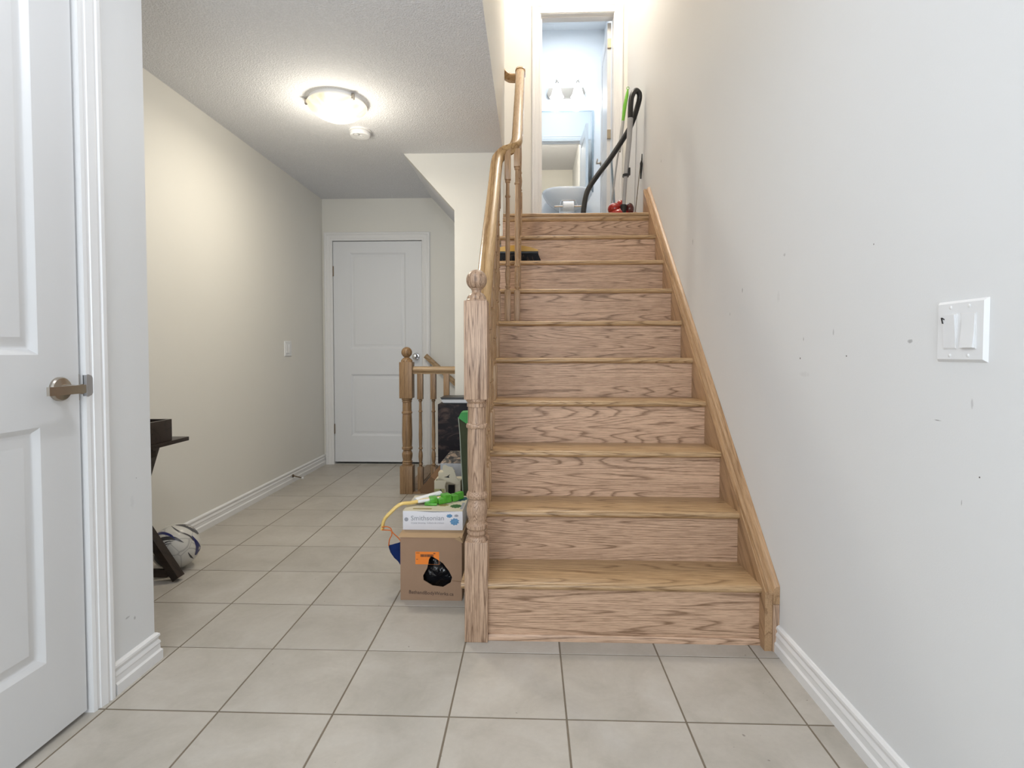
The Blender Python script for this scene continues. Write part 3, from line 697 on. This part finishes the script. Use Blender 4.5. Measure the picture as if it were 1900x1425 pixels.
obj('side_board', B().box(bx1-.014, by0, bz0, bx1, by1, bz1, .001), 'dark_stained_wood', tr)
obj('side_board', B().box(bx0, by0, bz0, bx0+.014, by1, bz1, .001), 'dark_stained_wood', tr)
obj('end_board', B().box(bx0+.0145, by1-.014, bz0, bx1-.0145, by1, bz1, .001), 'dark_stained_wood', tr)
obj('end_board', B().box(bx0+.0145, by0, bz0, bx1-.0145, by0+.014, bz1, .001), 'dark_stained_wood', tr)
obj('bottom_board', B().box(bx0+.0145, by0+.0145, bz0, bx1-.0145, by1-.0145, bz0+.01), 'dark_stained_wood', tr)
obj('keyhole', B().lathe([(.004, 0), (.004, .0006)], (bx1, 2.21, .672), 12, Matrix(((0, 0, 1), (0, 1, 0), (-1, 0, 0)))), 'black_ink', tr)
BC, BR = Vector((-1.665, 2.485, .103)), .103
fbt = thing('football', (BC.x, BC.y, 0), 'white football with grey and navy swooshes under the dark side table', 'ball')
fb = B().ball(BC, BR, 36, 22)
obj('ball_cover', fb, 'ball_leather', fbt)
to_ = (Vector((0, 0, EYE))-BC).normalized(); rt_ = Vector((0, 0, 1)).cross(to_).normalized(); up_ = to_.cross(rt_)
def swoosh(pts, widths, mat):
    P = [Vector((a, b_, 0)) for a, b_ in pts]; P = bez(P, 5); n = len(P); vs = []; m = (len(widths)-1)
    for i, p in enumerate(P):
        t_ = (P[min(i+1, n-1)]-P[max(i-1, 0)]).normalized(); s_ = Vector((-t_.y, t_.x, 0)); f = i/(n-1)*m; k = min(int(f), m-1); w_ = widths[k]+(widths[k+1]-widths[k])*(f-k)
        for sg in (-1, 0, 1):
            q = p+s_*w_*sg*.5; l = min(q.length, .995); q = q.normalized()*l if q.length > 0 else q
            d = rt_*q.x+up_*q.y+to_*math.sqrt(max(0, 1-l*l)); vs.append(BC+d*BR*1.006)
    fs = [(3*i+a, 3*i+a+1, 3*i+a+4, 3*i+a+3) for i in range(n-1) for a in (0, 1)]
    obj('swoosh', B().add(vs, fs, True), mat, fbt)
for pts, wd, mt_ in (([(-.95, .55), (-.55, .66), (-.2, .50), (.02, .25)], [.10, .12, .09, .01], 'ball_navy'), ([(-.90, .30), (-.5, .40), (-.05, .34), (.30, .10)], [.02, .16, .14, .01], 'ball_grey'),
        ([(-.60, .10), (-.35, .24), (-.10, .24)], [.02, .05, .01], 'ball_grey'), ([(-.66, .0), (-.38, .14), (-.15, .15)], [.02, .04, .01], 'ball_grey'),
        ([(-.16, .90), (.12, .62), (.52, .36), (.68, .12)], [.02, .06, .06, .04], 'ball_grey'), ([(.62, .34), (.80, .0), (.86, -.25), (.74, -.52)], [.03, .14, .20, .06], 'ball_navy'),
        ([(.0, .93), (.40, .82), (.72, .60), (.90, .40)], [.02, .14, .20, .10], 'ball_grey'), ([(-.75, -.05), (-.74, -.4), (-.55, -.75)], [.03, .16, .05], 'ball_grey'),
        ([(-.58, -.10), (-.52, -.42), (-.36, -.84)], [.02, .10, .03], 'ball_grey'), ([(-.42, -.15), (-.38, -.45), (-.24, -.85)], [.02, .06, .02], 'ball_grey'), ([(.45, -.35), (.56, -.55), (.66, -.66)], [.02, .08, .02], 'ball_grey')):
    swoosh(pts, wd, mt_)

# ------------------------------------------------------------------ things heaped left of the newel post
cb = thing('cardboard_box', (-.405, 2.37, 0), 'brown cardboard carton with a torn hole and orange sticker beside the newel post', 'box')
X0, X1_, Y0, Y1_, ZT = -.531, -.279, 2.19, 2.50, .262
hole = [(-.405, .184), (-.38, .171), (-.356, .154), (-.332, .123), (-.319, .097), (-.325, .075), (-.356, .056), (-.399, .061), (-.436, .083), (-.438, .102), (-.421, .133), (-.414, .168)]
obj('front_side', holed([(X0, 0), (X1_, 0), (X1_, ZT-.003), (X0, ZT)], hole, 'y', Y0, .004), 'cardboard', cb)
obj('back_side', B().box(X0, Y1_-.004, 0, X1_, Y1_, ZT), 'cardboard', cb)
obj('box_side', B().box(X0, Y0+.004, 0, X0+.004, Y1_-.004, ZT), 'cardboard', cb)
obj('box_side', B().box(X1_-.004, Y0+.004, 0, X1_, Y1_-.004, ZT-.003), 'cardboard', cb)
obj('box_bottom', B().box(X0+.004, Y0+.004, .001, X1_-.004, Y1_-.004, .005), 'cardboard', cb)
obj('top_flap', B().prism([(Y0-.003, ZT-.002), (Y0+.006, ZT+.003), (Y0+.05, ZT+.004), (Y1_, ZT+.004), (Y1_, ZT), (Y0+.006, ZT-.001)], 'x', X0-.008, X1_+.002), 'cardboard_top', cb)
obj('torn_corner', B().add([(X1_-.03, Y0-.002, ZT-.006), (X1_+.005, Y0-.002, ZT-.024), (X1_+.004, Y0+.03, ZT-.003), (X1_-.01, Y0-.006, ZT+.004)], [(0, 1, 3), (1, 2, 3), (0, 3, 2), (0, 2, 1)]), 'cardboard_top', cb)
obj('crease', B().prism([(-.279, .078), (-.319, .082), (-.319, .0835), (-.279, .0805)], 'y', Y0-.0006, Y0), 'cardboard_dark', cb)
stk = obj('sticker', holed([(-.469, .149), (-.3715, .149), (-.3715, .201), (-.469, .201)], [(-.4165, .1495), (-.3725, .1495), (-.3725, .165), (-.381, .1715), (-.405, .1845), (-.4145, .168)], 'y', Y0-.0008, .0006), 'orange_paper', cb, label='orange paper sticker')
x = -.4485; random.seed(3)
bc = B()
while x < -.394:
    w_ = random.choice((.0009, .0016, .0024)); bc.box(x, Y0-.0014, .1800, x+w_, Y0-.0009, .1905); x += w_+random.choice((.0008, .0014))
bc.box(-.395, Y0-.0014, .193, -.387, Y0-.0009, .196).box(-.466, Y0-.0014, .195, -.452, Y0-.0009, .1965).box(-.466, Y0-.0014, .169, -.458, Y0-.0009, .1705)
obj('barcode', bc, 'black_ink', stk)
text('lettering', 'BathandBodyWorks.ca', .183, 'brown_ink', cb, (-.496, Y0-.0006, .028), (R(90), R(2.2), 0))
# crumpled black film inside the carton
def crumple(name, c, rad, sc, mat, seed, parent=None, **kw):
    bm = bmesh.new(); bmesh.ops.create_icosphere(bm, subdivisions=4, radius=rad); rnd = random.Random(seed)
    from mathutils import noise as mn
    for v in bm.verts:
        n_ = mn.noise(v.co*26+Vector((seed, 0, 0)))*.35+mn.noise(v.co*60+Vector((0, seed, 0)))*.16
        v.co = Vector((v.co.x*sc[0], v.co.y*sc[1], v.co.z*sc[2]))*(1+n_)
    lo = min(v.co.z for v in bm.verts)
    b_ = B().bm(bm, True, Matrix.Translation(Vector((c[0], c[1], c[2]-lo))))
    return obj(name, b_, mat, parent, ang=50, **kw)
crumple('plastic_bag', (-.395, 2.285, .006), .07, (1.15, .8, 1.2), 'black_film', 4, label='crumpled black plastic film seen through the hole in the carton', cat='bag')
crumple('plastic_bag', (-.2525, 2.42, .0), .06, (.30, 1.0, 2.35), 'black_film', 9, label='narrow black plastic bag stuffed between the carton and the staircase', cat='bag')

gb = thing('game_box', (-.41, 2.39, ZT+.004), 'flat white boxed craft kit with blue crystals printed, lying on the carton', 'box')
gx0, gx1, gy0, gy1, gz0, gz1 = -.537, -.284, 2.262, 2.508, ZT+.0045, .346
obj('carton', B().box(gx0, gy0, gz0, gx1, gy1, gz1, .0015), 'white_card', gb)
obj('lid_top', B().box(gx0+.001, gy0+.002, gz1, gx1-.001, gy1-.001, gz1+.002), 'cream_card', gb)
obj('lid_gap_shade', B().prism([(gx0+.06, gz1-.001), (gx0+.13, gz1-.0035), (gx1-.015, gz1-.001)], 'y', gy0-.0005, gy0+.003), 'black_ink', gb)  # solid black sliver painting the shade under the lid edge
text('lettering', 'Smithsonian', .139, 'grey_ink', gb, (-.502, gy0-.0006, .307), (R(90), R(-.8), 0), label='dark grey lettering')
text('small_lettering', 'Crystal Growing  Culture de cristaux', .139, 'grey_ink', gb, (-.502, gy0-.0006, .2935), (R(90), R(-.6), 0), thick=.0003)
obj('seal', B().lathe([(.0085, 0), (.0085, .0006)], (-.522, gy0, .311), 20, Matrix(((1, 0, 0), (0, 0, -1), (0, 1, 0)))), 'grey_ink', gb)
def blob(cx, cz, rx, rz, n, seed, axis, w0, w1):
    rnd = random.Random(seed); pts = []
    for k in range(n):
        a = 2*math.pi*k/n; q = 1 if k % 2 else rnd.uniform(.68, .85); pts.append((cx+rx*q*math.cos(a), cz+rz*q*math.sin(a)))
    return B().prism(pts, axis, w0, w1)
obj('crystal_print', blob(-.318, .303, .021, .016, 18, 1, 'y', gy0-.0006, gy0), 'blue_print', gb)
obj('crystal_print', blob(-.340, .3275, .0135, .0085, 14, 2, 'y', gy0-.0006, gy0), 'blue_print', gb)
obj('crystal_print', blob(-.3105, .3285, .010, .006, 14, 3, 'y', gy0-.0006, gy0), 'grey_ink', gb)
zt = gz1+.002
obj('leaf_print', blob(-.322, 2.335, .027, .030, 20, 5, 'z', zt, zt+.0004), 'green_print', gb)
obj('leaf_print', blob(-.322, 2.455, .040, .045, 24, 6, 'z', zt, zt+.0004), 'teal_print', gb)
obj('leaf_print', blob(-.380, 2.35, .028, .020, 16, 8, 'z', zt, zt+.0004), 'ochre_print', gb)
obj('print_block', B().box(-.300, 2.29, zt, -.288, 2.39, zt+.0004), 'grey_ink', gb)
obj('print_block', B().box(-.50, 2.285, zt, -.42, 2.30, zt+.0004), 'ochre_print', gb)

# toy with yellow handle lying on the game box
tw = thing('plastic_toy', (-.47, 2.38, zt), 'curved yellow plastic toy handle with white and green sections on the white box', 'toy')
hz = zt+.0125
hd = bez([(-.40, 2.40, hz+.006), (-.46, 2.375, hz+.004), (-.515, 2.34, hz), (-.560, 2.315, hz-.001), (-.602, 2.30, .325), (-.626, 2.295, .295), (-.634, 2.295, .255)], 6)
obj('handle', B().tube(hd, .0105, 10, .7), 'yellow_plastic', tw, label='yellow curved handle')
obj('sleeve', B().tube(bez([(-.505, 2.365, hz+.003), (-.465, 2.40, hz+.009), (-.405, 2.44, hz+.017)], 5), .017, 12, .62), 'white_plastic', tw, label='white sleeve')
obj('sleeve', B().tube(bez([(-.49, 2.345, hz+.003), (-.45, 2.362, hz+.005), (-.405, 2.385, hz+.006)], 5), .012, 12, .6), 'white_plastic', tw, label='white sleeve')
gb2 = B()
for (xa, ya, wx, wy, h_, rz) in ((-.448, 2.365, .030, .036, .018, 10), (-.428, 2.378, .034, .056, .030, 18), (-.398, 2.388, .034, .060, .024, 26), (-.374, 2.402, .036, .050, .037, 30), (-.345, 2.425, .030, .046, .028, 36), (-.322, 2.448, .036, .026, .034, 44)):
    q = B().box(-wx/2, -wy/2, .0008, wx/2, wy/2, h_, .005); m4 = Matrix.Translation((xa, ya, zt)) @ Matrix.Rotation(R(rz), 4, 'Z') @ Matrix.Rotation(R(-4), 4, 'Y')
    gb2.add([m4 @ Vector(v) for v in q.v], q.f, True)
obj('green_section', gb2, 'green_plastic', tw, label='translucent green ribbed end')
obj('green_section', B().box(-.46, 2.335, zt+.0008, -.405, 2.352, zt+.010, .003), 'green_plastic', tw)
# face mask with orange loops hooked on the handle tip
mk = thing('face_mask', (-.58, 2.29, .17), 'navy cloth face mask hanging by orange ear loops beside the carton', 'face mask')
cr = B(); n1_, n2_ = 9, 7
outl = [(-.604, -.545, .196, .212), (-.601, -.541, .180, .180), (-.595, -.540, .162, .160), (-.583, -.540, .146, .140), (-.565, -.540, .134, .120), (-.552, -.541, .118, .108)]
vs = []
for (xa, xb, za, zb) in outl:
    for j in range(n2_):
        f = j/(n2_-1); vs.append((xa+(xb-xa)*f, 2.262+.018*(2*f-1)**2-.004*math.sin(f*9), za+(zb-za)*f))
k0 = len(vs); vs += [(x, y+.004, z) for x, y, z in vs[:k0]]
fs = []
for i in range(len(outl)-1):
    for j in range(n2_-1):
        a = i*n2_+j; fs += [(a, a+1, a+n2_+1, a+n2_), (k0+a+n2_, k0+a+n2_+1, k0+a+1, k0+a)]
cr.add(vs, fs, True); obj('cloth', cr, 'navy_cloth', mk)
obj('ear_loop', B().tube(bez([(-.600, 2.27, .195), (-.596, 2.27, .222), (-.588, 2.275, .240), (-.592, 2.283, .262), (-.610, 2.283, .272), (-.632, 2.283, .270)], 5), .0024, 8), 'orange_cord', mk)
obj('ear_loop', B().tube(bez([(-.547, 2.27, .212), (-.556, 2.27, .226), (-.580, 2.275, .246), (-.596, 2.283, .256), (-.632, 2.283, .258)], 5), .0024, 8), 'orange_cord', mk)

# large carton behind, with a flap standing out
bc_ = thing('moving_carton', (-.41, 3.3, 0), 'large dark brown carton with raised flap, under the black printed carton', 'box')
obj('carton_body', B().box(-.575, 3.02, 0, -.23, 3.755, .300, .002), 'cardboard_dark', bc_)
obj('flap', B().prism([(-.623, .246), (-.555, .321), (-.525, .300), (-.522, .228), (-.61, .227)], 'y', 3.008, 3.014), 'cardboard_dark', bc_, label='brown flap')
bk = thing('printed_carton', (-.48, 3.56, .30), 'tall black glossy carton with dark photo print leaning near the centre wall', 'box')
obj('carton_body', B().box(-.592, 3.46, .301, -.36, 3.70, .683, .002), 'dark_print', bk)
obj('lid', B().prism([(-.578, .7245), (-.362, .7265), (-.366, .685), (-.552, .684), (-.566, .706)], 'y', 3.47, 3.66), 'black_plastic', bk, label='black lid with slanted end')
obj('lid_band', B().prism([(-.572, .712), (-.375, .712), (-.375, .692), (-.560, .692)], 'y', 3.4655, 3.4695), 'grey_metal', bk)
wb = thing('photo_box', (-.44, 3.23, .3), 'grey-white shallow box with blossom photo on its top, before the black carton', 'box')
obj('box_body', B().box(-.510, 3.055, .3005, -.352, 3.45, .386, .002), 'grey_box', wb)
obj('printed_top', B().box(-.509, 3.057, .386, -.353, 3.448, .388), 'blossom_print', wb)
# cream carton with an arched opening and torn flap
cc = thing('cream_carton', (-.43, 2.78, 0), 'cream cardboard playhouse carton with dark arched opening and torn flap', 'box')
arch = [(-.432, .10), (-.432, .315), (-.436, .330), (-.430, .352), (-.384, .352), (-.378, .330), (-.382, .315), (-.382, .10)]
obj('front_side', holed([(-.490, 0), (-.356, 0), (-.356, .372), (-.425, .372), (-.425, .360), (-.490, .360)], arch, 'y', 2.75, .004), 'cream_card', cc)
obj('carton_body', B().box(-.490, 2.805, 0, -.356, 2.86, .358).box(-.490, 2.754, 0, -.486, 2.805, .358).box(-.360, 2.754, 0, -.356, 2.805, .36), 'cream_card', cc)
obj('upper_step', B().box(-.478, 2.80, .3585, -.40, 2.86, .392, .001), 'cream_card', cc)
obj('lower_band', B().box(-.4905, 2.7485, 0, -.4375, 2.75, .318), 'olive_card', cc)
obj('inner_shade', B().box(-.425, 2.79, .12, -.392, 2.80, .328), 'shade_black', cc)  # solid dark panel painting the shade inside the arch
obj('torn_flap', B().prism([(-.455, .372), (-.440, .400), (-.447, .418), (-.445, .438), (-.432, .443), (-.418, .434), (-.396, .430), (-.388, .415), (-.376, .380), (-.358, .356), (-.370, .340)], 'y', 2.744, 2.748), 'cream_card', cc)
obj('ink_drawing', B().prism([(-.440, .380), (-.424, .384), (-.408, .396), (-.414, .386), (-.412, .376), (-.426, .378)], 'y', 2.7434, 2.744), 'black_ink', cc)
obj('ink_drawing', B().prism([(-.478, .300), (-.466, .308), (-.456, .318), (-.452, .306), (-.446, .300)], 'y', 2.7479, 2.7485), 'black_ink', cc)
# green shopping bag
gb3 = thing('shopping_bag', (-.29, 2.68, 0), 'dark green reusable bag with bright green rim, behind the newel post', 'bag')
vs = []
lev = [(0, -.315, -.23, 2.60, 2.84), (.30, -.322, -.23, 2.60, 2.84), (.5, -.334, -.23, 2.61, 2.80), (.62, -.341, -.232, 2.62, 2.76), (.695, -.345, -.235, 2.62, 2.72)]
for z, xa, xb, ya, yb in lev: vs += [(xa, ya, z), (xb, ya, z), (xb, yb, z), (xa, yb, z)]
fs = [(3, 2, 1, 0)]+[(4*i+k, 4*i+(k+1) % 4, 4*i+4+(k+1) % 4, 4*i+4+k) for i in range(4) for k in range(4)]+[(16, 17, 18, 19)]
obj('bag_body', B().add(vs, fs), 'olive_fabric', gb3)
obj('rim', B().prism([(-.348, .698), (-.335, .724), (-.30, .726), (-.24, .716), (-.24, .66), (-.312, .672)], 'y', 2.612, 2.7), 'green_strap', gb3, label='bright green rim')
obj('piping', B().tube([(-.348, 2.618, .70), (-.341, 2.618, .62), (-.334, 2.607, .5), (-.322, 2.598, .30), (-.316, 2.598, .02)], .0024, 6), 'pale_edge', gb3)

# ------------------------------------------------------------------ broom head on the eighth step
bz = nz(7)
br = thing('broom', (-.06, 3.415, bz), 'yellow-topped broom head with black bristles resting on an upper step', 'broom')
n = 12; top = [(-.205+.25*k/n, bz+.074+.032*math.sin(math.pi*min(1, .12+.88*k/n))**.7) for k in range(n+1)]
top[-1] = (.045, bz+.078)
obj('block', B().prism([(-.205, bz+.068)]+top+[(.046, bz+.068)], 'y', 3.394, 3.436), 'yellow_paint', br)
obj('band', B().box(-.205, 3.39, bz+.056, .047, 3.440, bz+.0685, .003), 'black_plastic', br)
random.seed(11); bs = B()
for k in range(46):
    x = -.203+.246*k/45
    for y in (3.397, 3.412, 3.428):
        dx = .022*(k/45)+random.uniform(-.003, .003); w_ = .0024
        bs.add([(x-w_, y-w_, bz+.057), (x+w_, y-w_, bz+.057), (x+w_, y+w_, bz+.057), (x-w_, y+w_, bz+.057), (x-w_*.6+dx, y-.006, bz+.0005), (x+w_*.6+dx, y-.006, bz+.0005), (x+w_*.6+dx, y-.002, bz+.0005), (x-w_*.6+dx, y-.002, bz+.0005)], [(0, 1, 2, 3), (7, 6, 5, 4), (0, 4, 5, 1), (1, 5, 6, 2), (2, 6, 7, 3), (3, 7, 4, 0)])
o = obj('bristles', bs, 'black_bristle', br); o['kind'] = 'stuff'

# ------------------------------------------------------------------ cleaning things on the landing
vc = thing('vacuum_cleaner', (.67, 4.1, LZ), 'red canister vacuum cleaner with looped black hose against the right wall', 'vacuum cleaner')
bd = B(); bd.ball((.655, 4.13, LZ+.066), .064, 24, 14, (1.35, 1.5, 1.0)).ball((.622, 4.11, LZ+.118), .045, 20, 12, (1.15, 1.2, 1.0)).ball((.668, 4.14, LZ+.150), .036, 20, 12, (.9, 1.2, 1.15))
obj('body', bd, 'red_plastic', vc)
obj('dust_cup', B().ball((.772, 4.13, LZ+.050), .046, 20, 12, (1.0, 1.6, 1.05)), 'red_plastic', vc)
obj('dust_cup', B().ball((.728, 4.10, LZ+.115), .034, 18, 12, (1.0, 1.3, 1.3)), 'clear_dark_plastic', vc)
obj('visor', B().ball((.650, 4.075, LZ+.042), .03, 18, 10, (1.5, 1.3, .55)), 'chrome', vc)
obj('wheel', B().lathe([(.026, 0), (.030, .004), (.030, .026), (.024, .03), (.008, .031)], (.542, 4.10, LZ+.0305), 20, Matrix(((0, 0, 1), (0, 1, 0), (-1, 0, 0)))), 'black_plastic', vc)
obj('nozzle_strip', B().tube([(.60, 4.045, LZ+.016), (.665, 4.03, LZ+.032)], .009, 8, .6), 'chrome', vc)
obj('hose_socket', B().tube([(.672, 4.06, LZ+.03), (.680, 4.06, LZ+.135)], .023, 14), 'black_plastic', vc)
obj('wand', B().tube([(.680, 4.06, LZ+.13), (.694, 4.06, LZ+.36), (.696, 4.06, LZ+.40)], [.0135, .0135, .0135], 12), 'grey_metal', vc, label='grey telescopic wand')
obj('wand_grip', B().tube([(.695, 4.06, LZ+.36), (.702, 4.06, LZ+.45), (.716, 4.055, LZ+.60), (.722, 4.05, LZ+.755)], [.0165, .0175, .0185, .021], 14), 'grey_metal', vc)
obj('clamp', B().tube([(.691, 4.04, LZ+.348), (.697, 4.09, LZ+.348)], .024, 12, .4).box(.712, 4.04, LZ+.345, .724, 4.06, LZ+.40, .003), 'black_plastic', vc)
hp = bez([(.384, 4.02, LZ+.0205), (.388, 4.05, LZ+.11), (.420, 4.09, LZ+.25), (.500, 4.12, LZ+.377), (.590, 4.14, LZ+.498), (.688, 4.14, LZ+.645), (.745, 4.13, LZ+.745), (.788, 4.12, LZ+.875), (.797, 4.10, LZ+.945), (.766, 4.08, LZ+.967), (.735, 4.06, LZ+.92), (.724, 4.05, LZ+.85), (.722, 4.05, LZ+.74)], 8)
obj('hose', B().tube(hp, .0195, 12), 'black_plastic', vc, label='black ribbed hose')

def stick(name, label, cat, pts): return thing(name, pts, label, cat)
mp_ = thing('mop', (.60, 4.30, LZ), 'spray mop with lime green handle and white pole behind the vacuum', 'mop')
obj('mop_head', B().box(.53, 4.24, LZ, .64, 4.34, LZ+.022, .006), 'white_plastic', mp_)
obj('pole', B().tube([(.600, 4.29, LZ+.02), (.672, 4.33, LZ+.55), (.695, 4.34, LZ+.70)], [.007, .007, .007], 8), 'grey_metal', mp_)
obj('sleeve', B().tube([(.688, 4.338, LZ+.62), (.719, 4.352, LZ+.86)], .0135, 10), 'pole_white', mp_)
obj('grip', B().tube([(.719, 4.352, LZ+.86), (.733, 4.356, LZ+.98), (.750, 4.36, LZ+1.06), (.757, 4.362, LZ+1.11)], [.012, .015, .013, .006], 10), 'lime_plastic', mp_, label='lime green grip')
obj('hang_loop', B().tube([(.757+.011*math.sin(a*math.pi/6), 4.362, LZ+1.118-.011*math.cos(a*math.pi/6)) for a in range(12)]+[(.757, 4.362, LZ+1.107)], .0025, 6), 'lime_plastic', mp_)
rd = thing('duster', (.66, 4.45, LZ), 'slim blue-grey metal pole leaning behind the vacuum hose', 'pole')
obj('pole', B().tube([(.700, 4.52, LZ+.0), (.653, 4.50, LZ+.60)], .009, 8), 'bluegrey_metal', rd)
obj('end_cap', B().tube([(.653, 4.50, LZ+.60), (.652, 4.50, LZ+.615)], .010, 8), 'bluegrey_metal', rd)
sk = thing('thin_rod', (.78, 4.2, LZ), 'thin dark rod with black arrow-shaped tip leaning on the right wall', 'rod')
obj('shaft', B().tube([(.795, 4.30, LZ+.0), (.826, 4.20, LZ+.46)], .0032, 6), 'bronze', sk)
obj('tip', B().tube([(.826, 4.18, LZ+.36), (.830, 4.18, LZ+.475), (.833, 4.18, LZ+.50), (.834, 4.18, LZ+.545)], [.005, .011, .005, .003], 8), 'black_plastic', sk)
wr = thing('cord_shadow', (.822, 4.42, LZ), 'thin grey shaft for a cord shadow close to the right wall', 'rod')  # thin shaft modelled in place of a cord's shadow on the wall
obj('shaft', B().tube([(.822, 4.42, LZ), (.836, 4.40, LZ+.98)], .0028, 6), 'grey_metal', wr)

# ------------------------------------------------------------------ washroom fittings
casing('trim_9', [(.082, YF+.126, LZ), (.082, YF+.126, 3.972), (.727, YF+.126, 3.972), (.727, YF+.126, LZ+1.99)], (0, 1, 0), 1)
YW = 6.39
mr = thing('wall_mirror', (.40, YW, 2.85), 'rectangular frameless mirror above the washroom sink', 'mirror')
obj('mirror_glass', B().box(.075, YW-.008, 2.86, .703, YW-.001, 3.775), 'mirror_silver', mr)
obj('mirror_edge', B().box(.7035, YW-.009, 2.86, .722, YW-.001, 3.79).box(.060, YW-.009, 3.7755, .703, YW-.001, 3.79), 'bevelled_glass_edge', mr)
vl = thing('vanity_light', (.40, YW-.03, 3.98), 'two-bulb vanity light with white glass bells and nickel back plate', 'wall light')
obj('back_plate', B().prism([(.185, 3.98), (.205, 3.925), (.60, 3.925), (.62, 3.98), (.60, 4.035), (.205, 4.035)], 'y', YW-.03, YW-.001), 'satin_nickel', vl)
for x in (.294, .530):
    obj('glass_bell', B().lathe([(.024, .142), (.036, .115), (.050, .07), (.058, .035), (.068, .010), (.080, -.005), (.077, -.005), (.055, .02), (.001, .03)], (x, YW-.10, 3.905), 24), 'vanity_glass', vl)
    obj('finial', B().lathe([(.022, 0), (.020, .018), (.010, .026), (.011, .038), (.004, .062), (.001, .070)], (x, YW-.10, 4.046), 14), 'satin_nickel', vl)
    obj('arm', B().tube([(x, YW-.10, 4.055), (x, YW-.02, 4.03)], .007, 8), 'satin_nickel', vl)
    light('vanity_bulb', 'POINT', (x, YW-.12, 3.87), 1.5, (.90, .95, 1), .04)
sk2 = thing('pedestal_sink', (.40, 6.15, LZ), 'white pedestal sink with curved basin in the washroom', 'sink')
vs, fs = [], []; n = 28
levs = [(.07, 0), (.12, .03), (.17, .065), (.21, .11), (.236, .155), (.250, .185), (.254, .205), (.248, .218), (.205, .214), (.17, .16), (.09, .13)]
for r, z in levs:
    for k in range(n):
        a = math.pi*2*k/n; sx, sy = math.cos(a), math.sin(a)
        vs.append((.405+r*1.09*(abs(sx)**.7)*(1 if sx > 0 else -1), min(6.16+r*.88*sy*(1 if sy < 0 else 1.0), YW-.002), LZ+.622+z))
for j in range(len(levs)-1):
    for k in range(n): fs.append((j*n+k, j*n+(k+1) % n, (j+1)*n+(k+1) % n, (j+1)*n+k))
fs.append(tuple(reversed(range(n)))); fs.append(tuple(range((len(levs)-1)*n, len(levs)*n)))
obj('basin', B().add(vs, fs, True), 'porcelain', sk2, ang=60)
obj('pedestal', B().lathe([(.11, 0), (.105, .02), (.078, .08), (.068, .3), (.074, .5), (.09, .635)], (.405, 6.18, LZ), 24), 'porcelain', sk2)
for sg in (-1, 1):
    obj('supply_pipe', B().tube([(.405+sg*.19, YW-.01, LZ+.50), (.405+sg*.19, 6.28, LZ+.50), (.405+sg*.17, 6.26, LZ+.56), (.405+sg*.10, 6.24, LZ+.60)], .010, 8), 'chrome', sk2)
fc = thing('faucet', (.41, 6.31, LZ+.84), 'small chrome faucet on the back rim of the sink', 'faucet')
obj('spout', B().tube(bez([(.41, 6.33, LZ+.838), (.41, 6.33, LZ+.90), (.41, 6.28, LZ+.92), (.41, 6.23, LZ+.895)], 5), .012, 10), 'chrome', fc)
obj('lever', B().box(.402, 6.315, LZ+.921, .418, 6.36, LZ+.932, .003), 'chrome', fc)
tp = thing('toilet_roll_holder', (.40, 5.75, LZ), 'white roll on a chrome stand in front of the sink pedestal', 'roll holder')
rm = Matrix(((0, 0, 1), (0, 1, 0), (-1, 0, 0))); zr = LZ+.575
obj('roll', B().lathe([(.02, 0), (.050, 0), (.050, .11), (.02, .11)], (.335, 5.75, zr), 24, rm), 'white_plastic', tp)
obj('arm', B().tube([(.305, 5.75, zr), (.315, 5.75, zr+.05), (.33, 5.75, zr+.062), (.455, 5.75, zr+.062), (.47, 5.75, zr+.05), (.48, 5.75, zr)], .006, 8), 'chrome', tp)
obj('stand', B().tube([(.305, 5.75, LZ+.01), (.305, 5.75, zr)], .006, 8).tube([(.245, 5.75, zr), (.54, 5.75, zr)], .010, 8).lathe([(.06, 0), (.06, .008), (.01, .012)], (.305, 5.75, LZ), 20), 'chrome', tp)
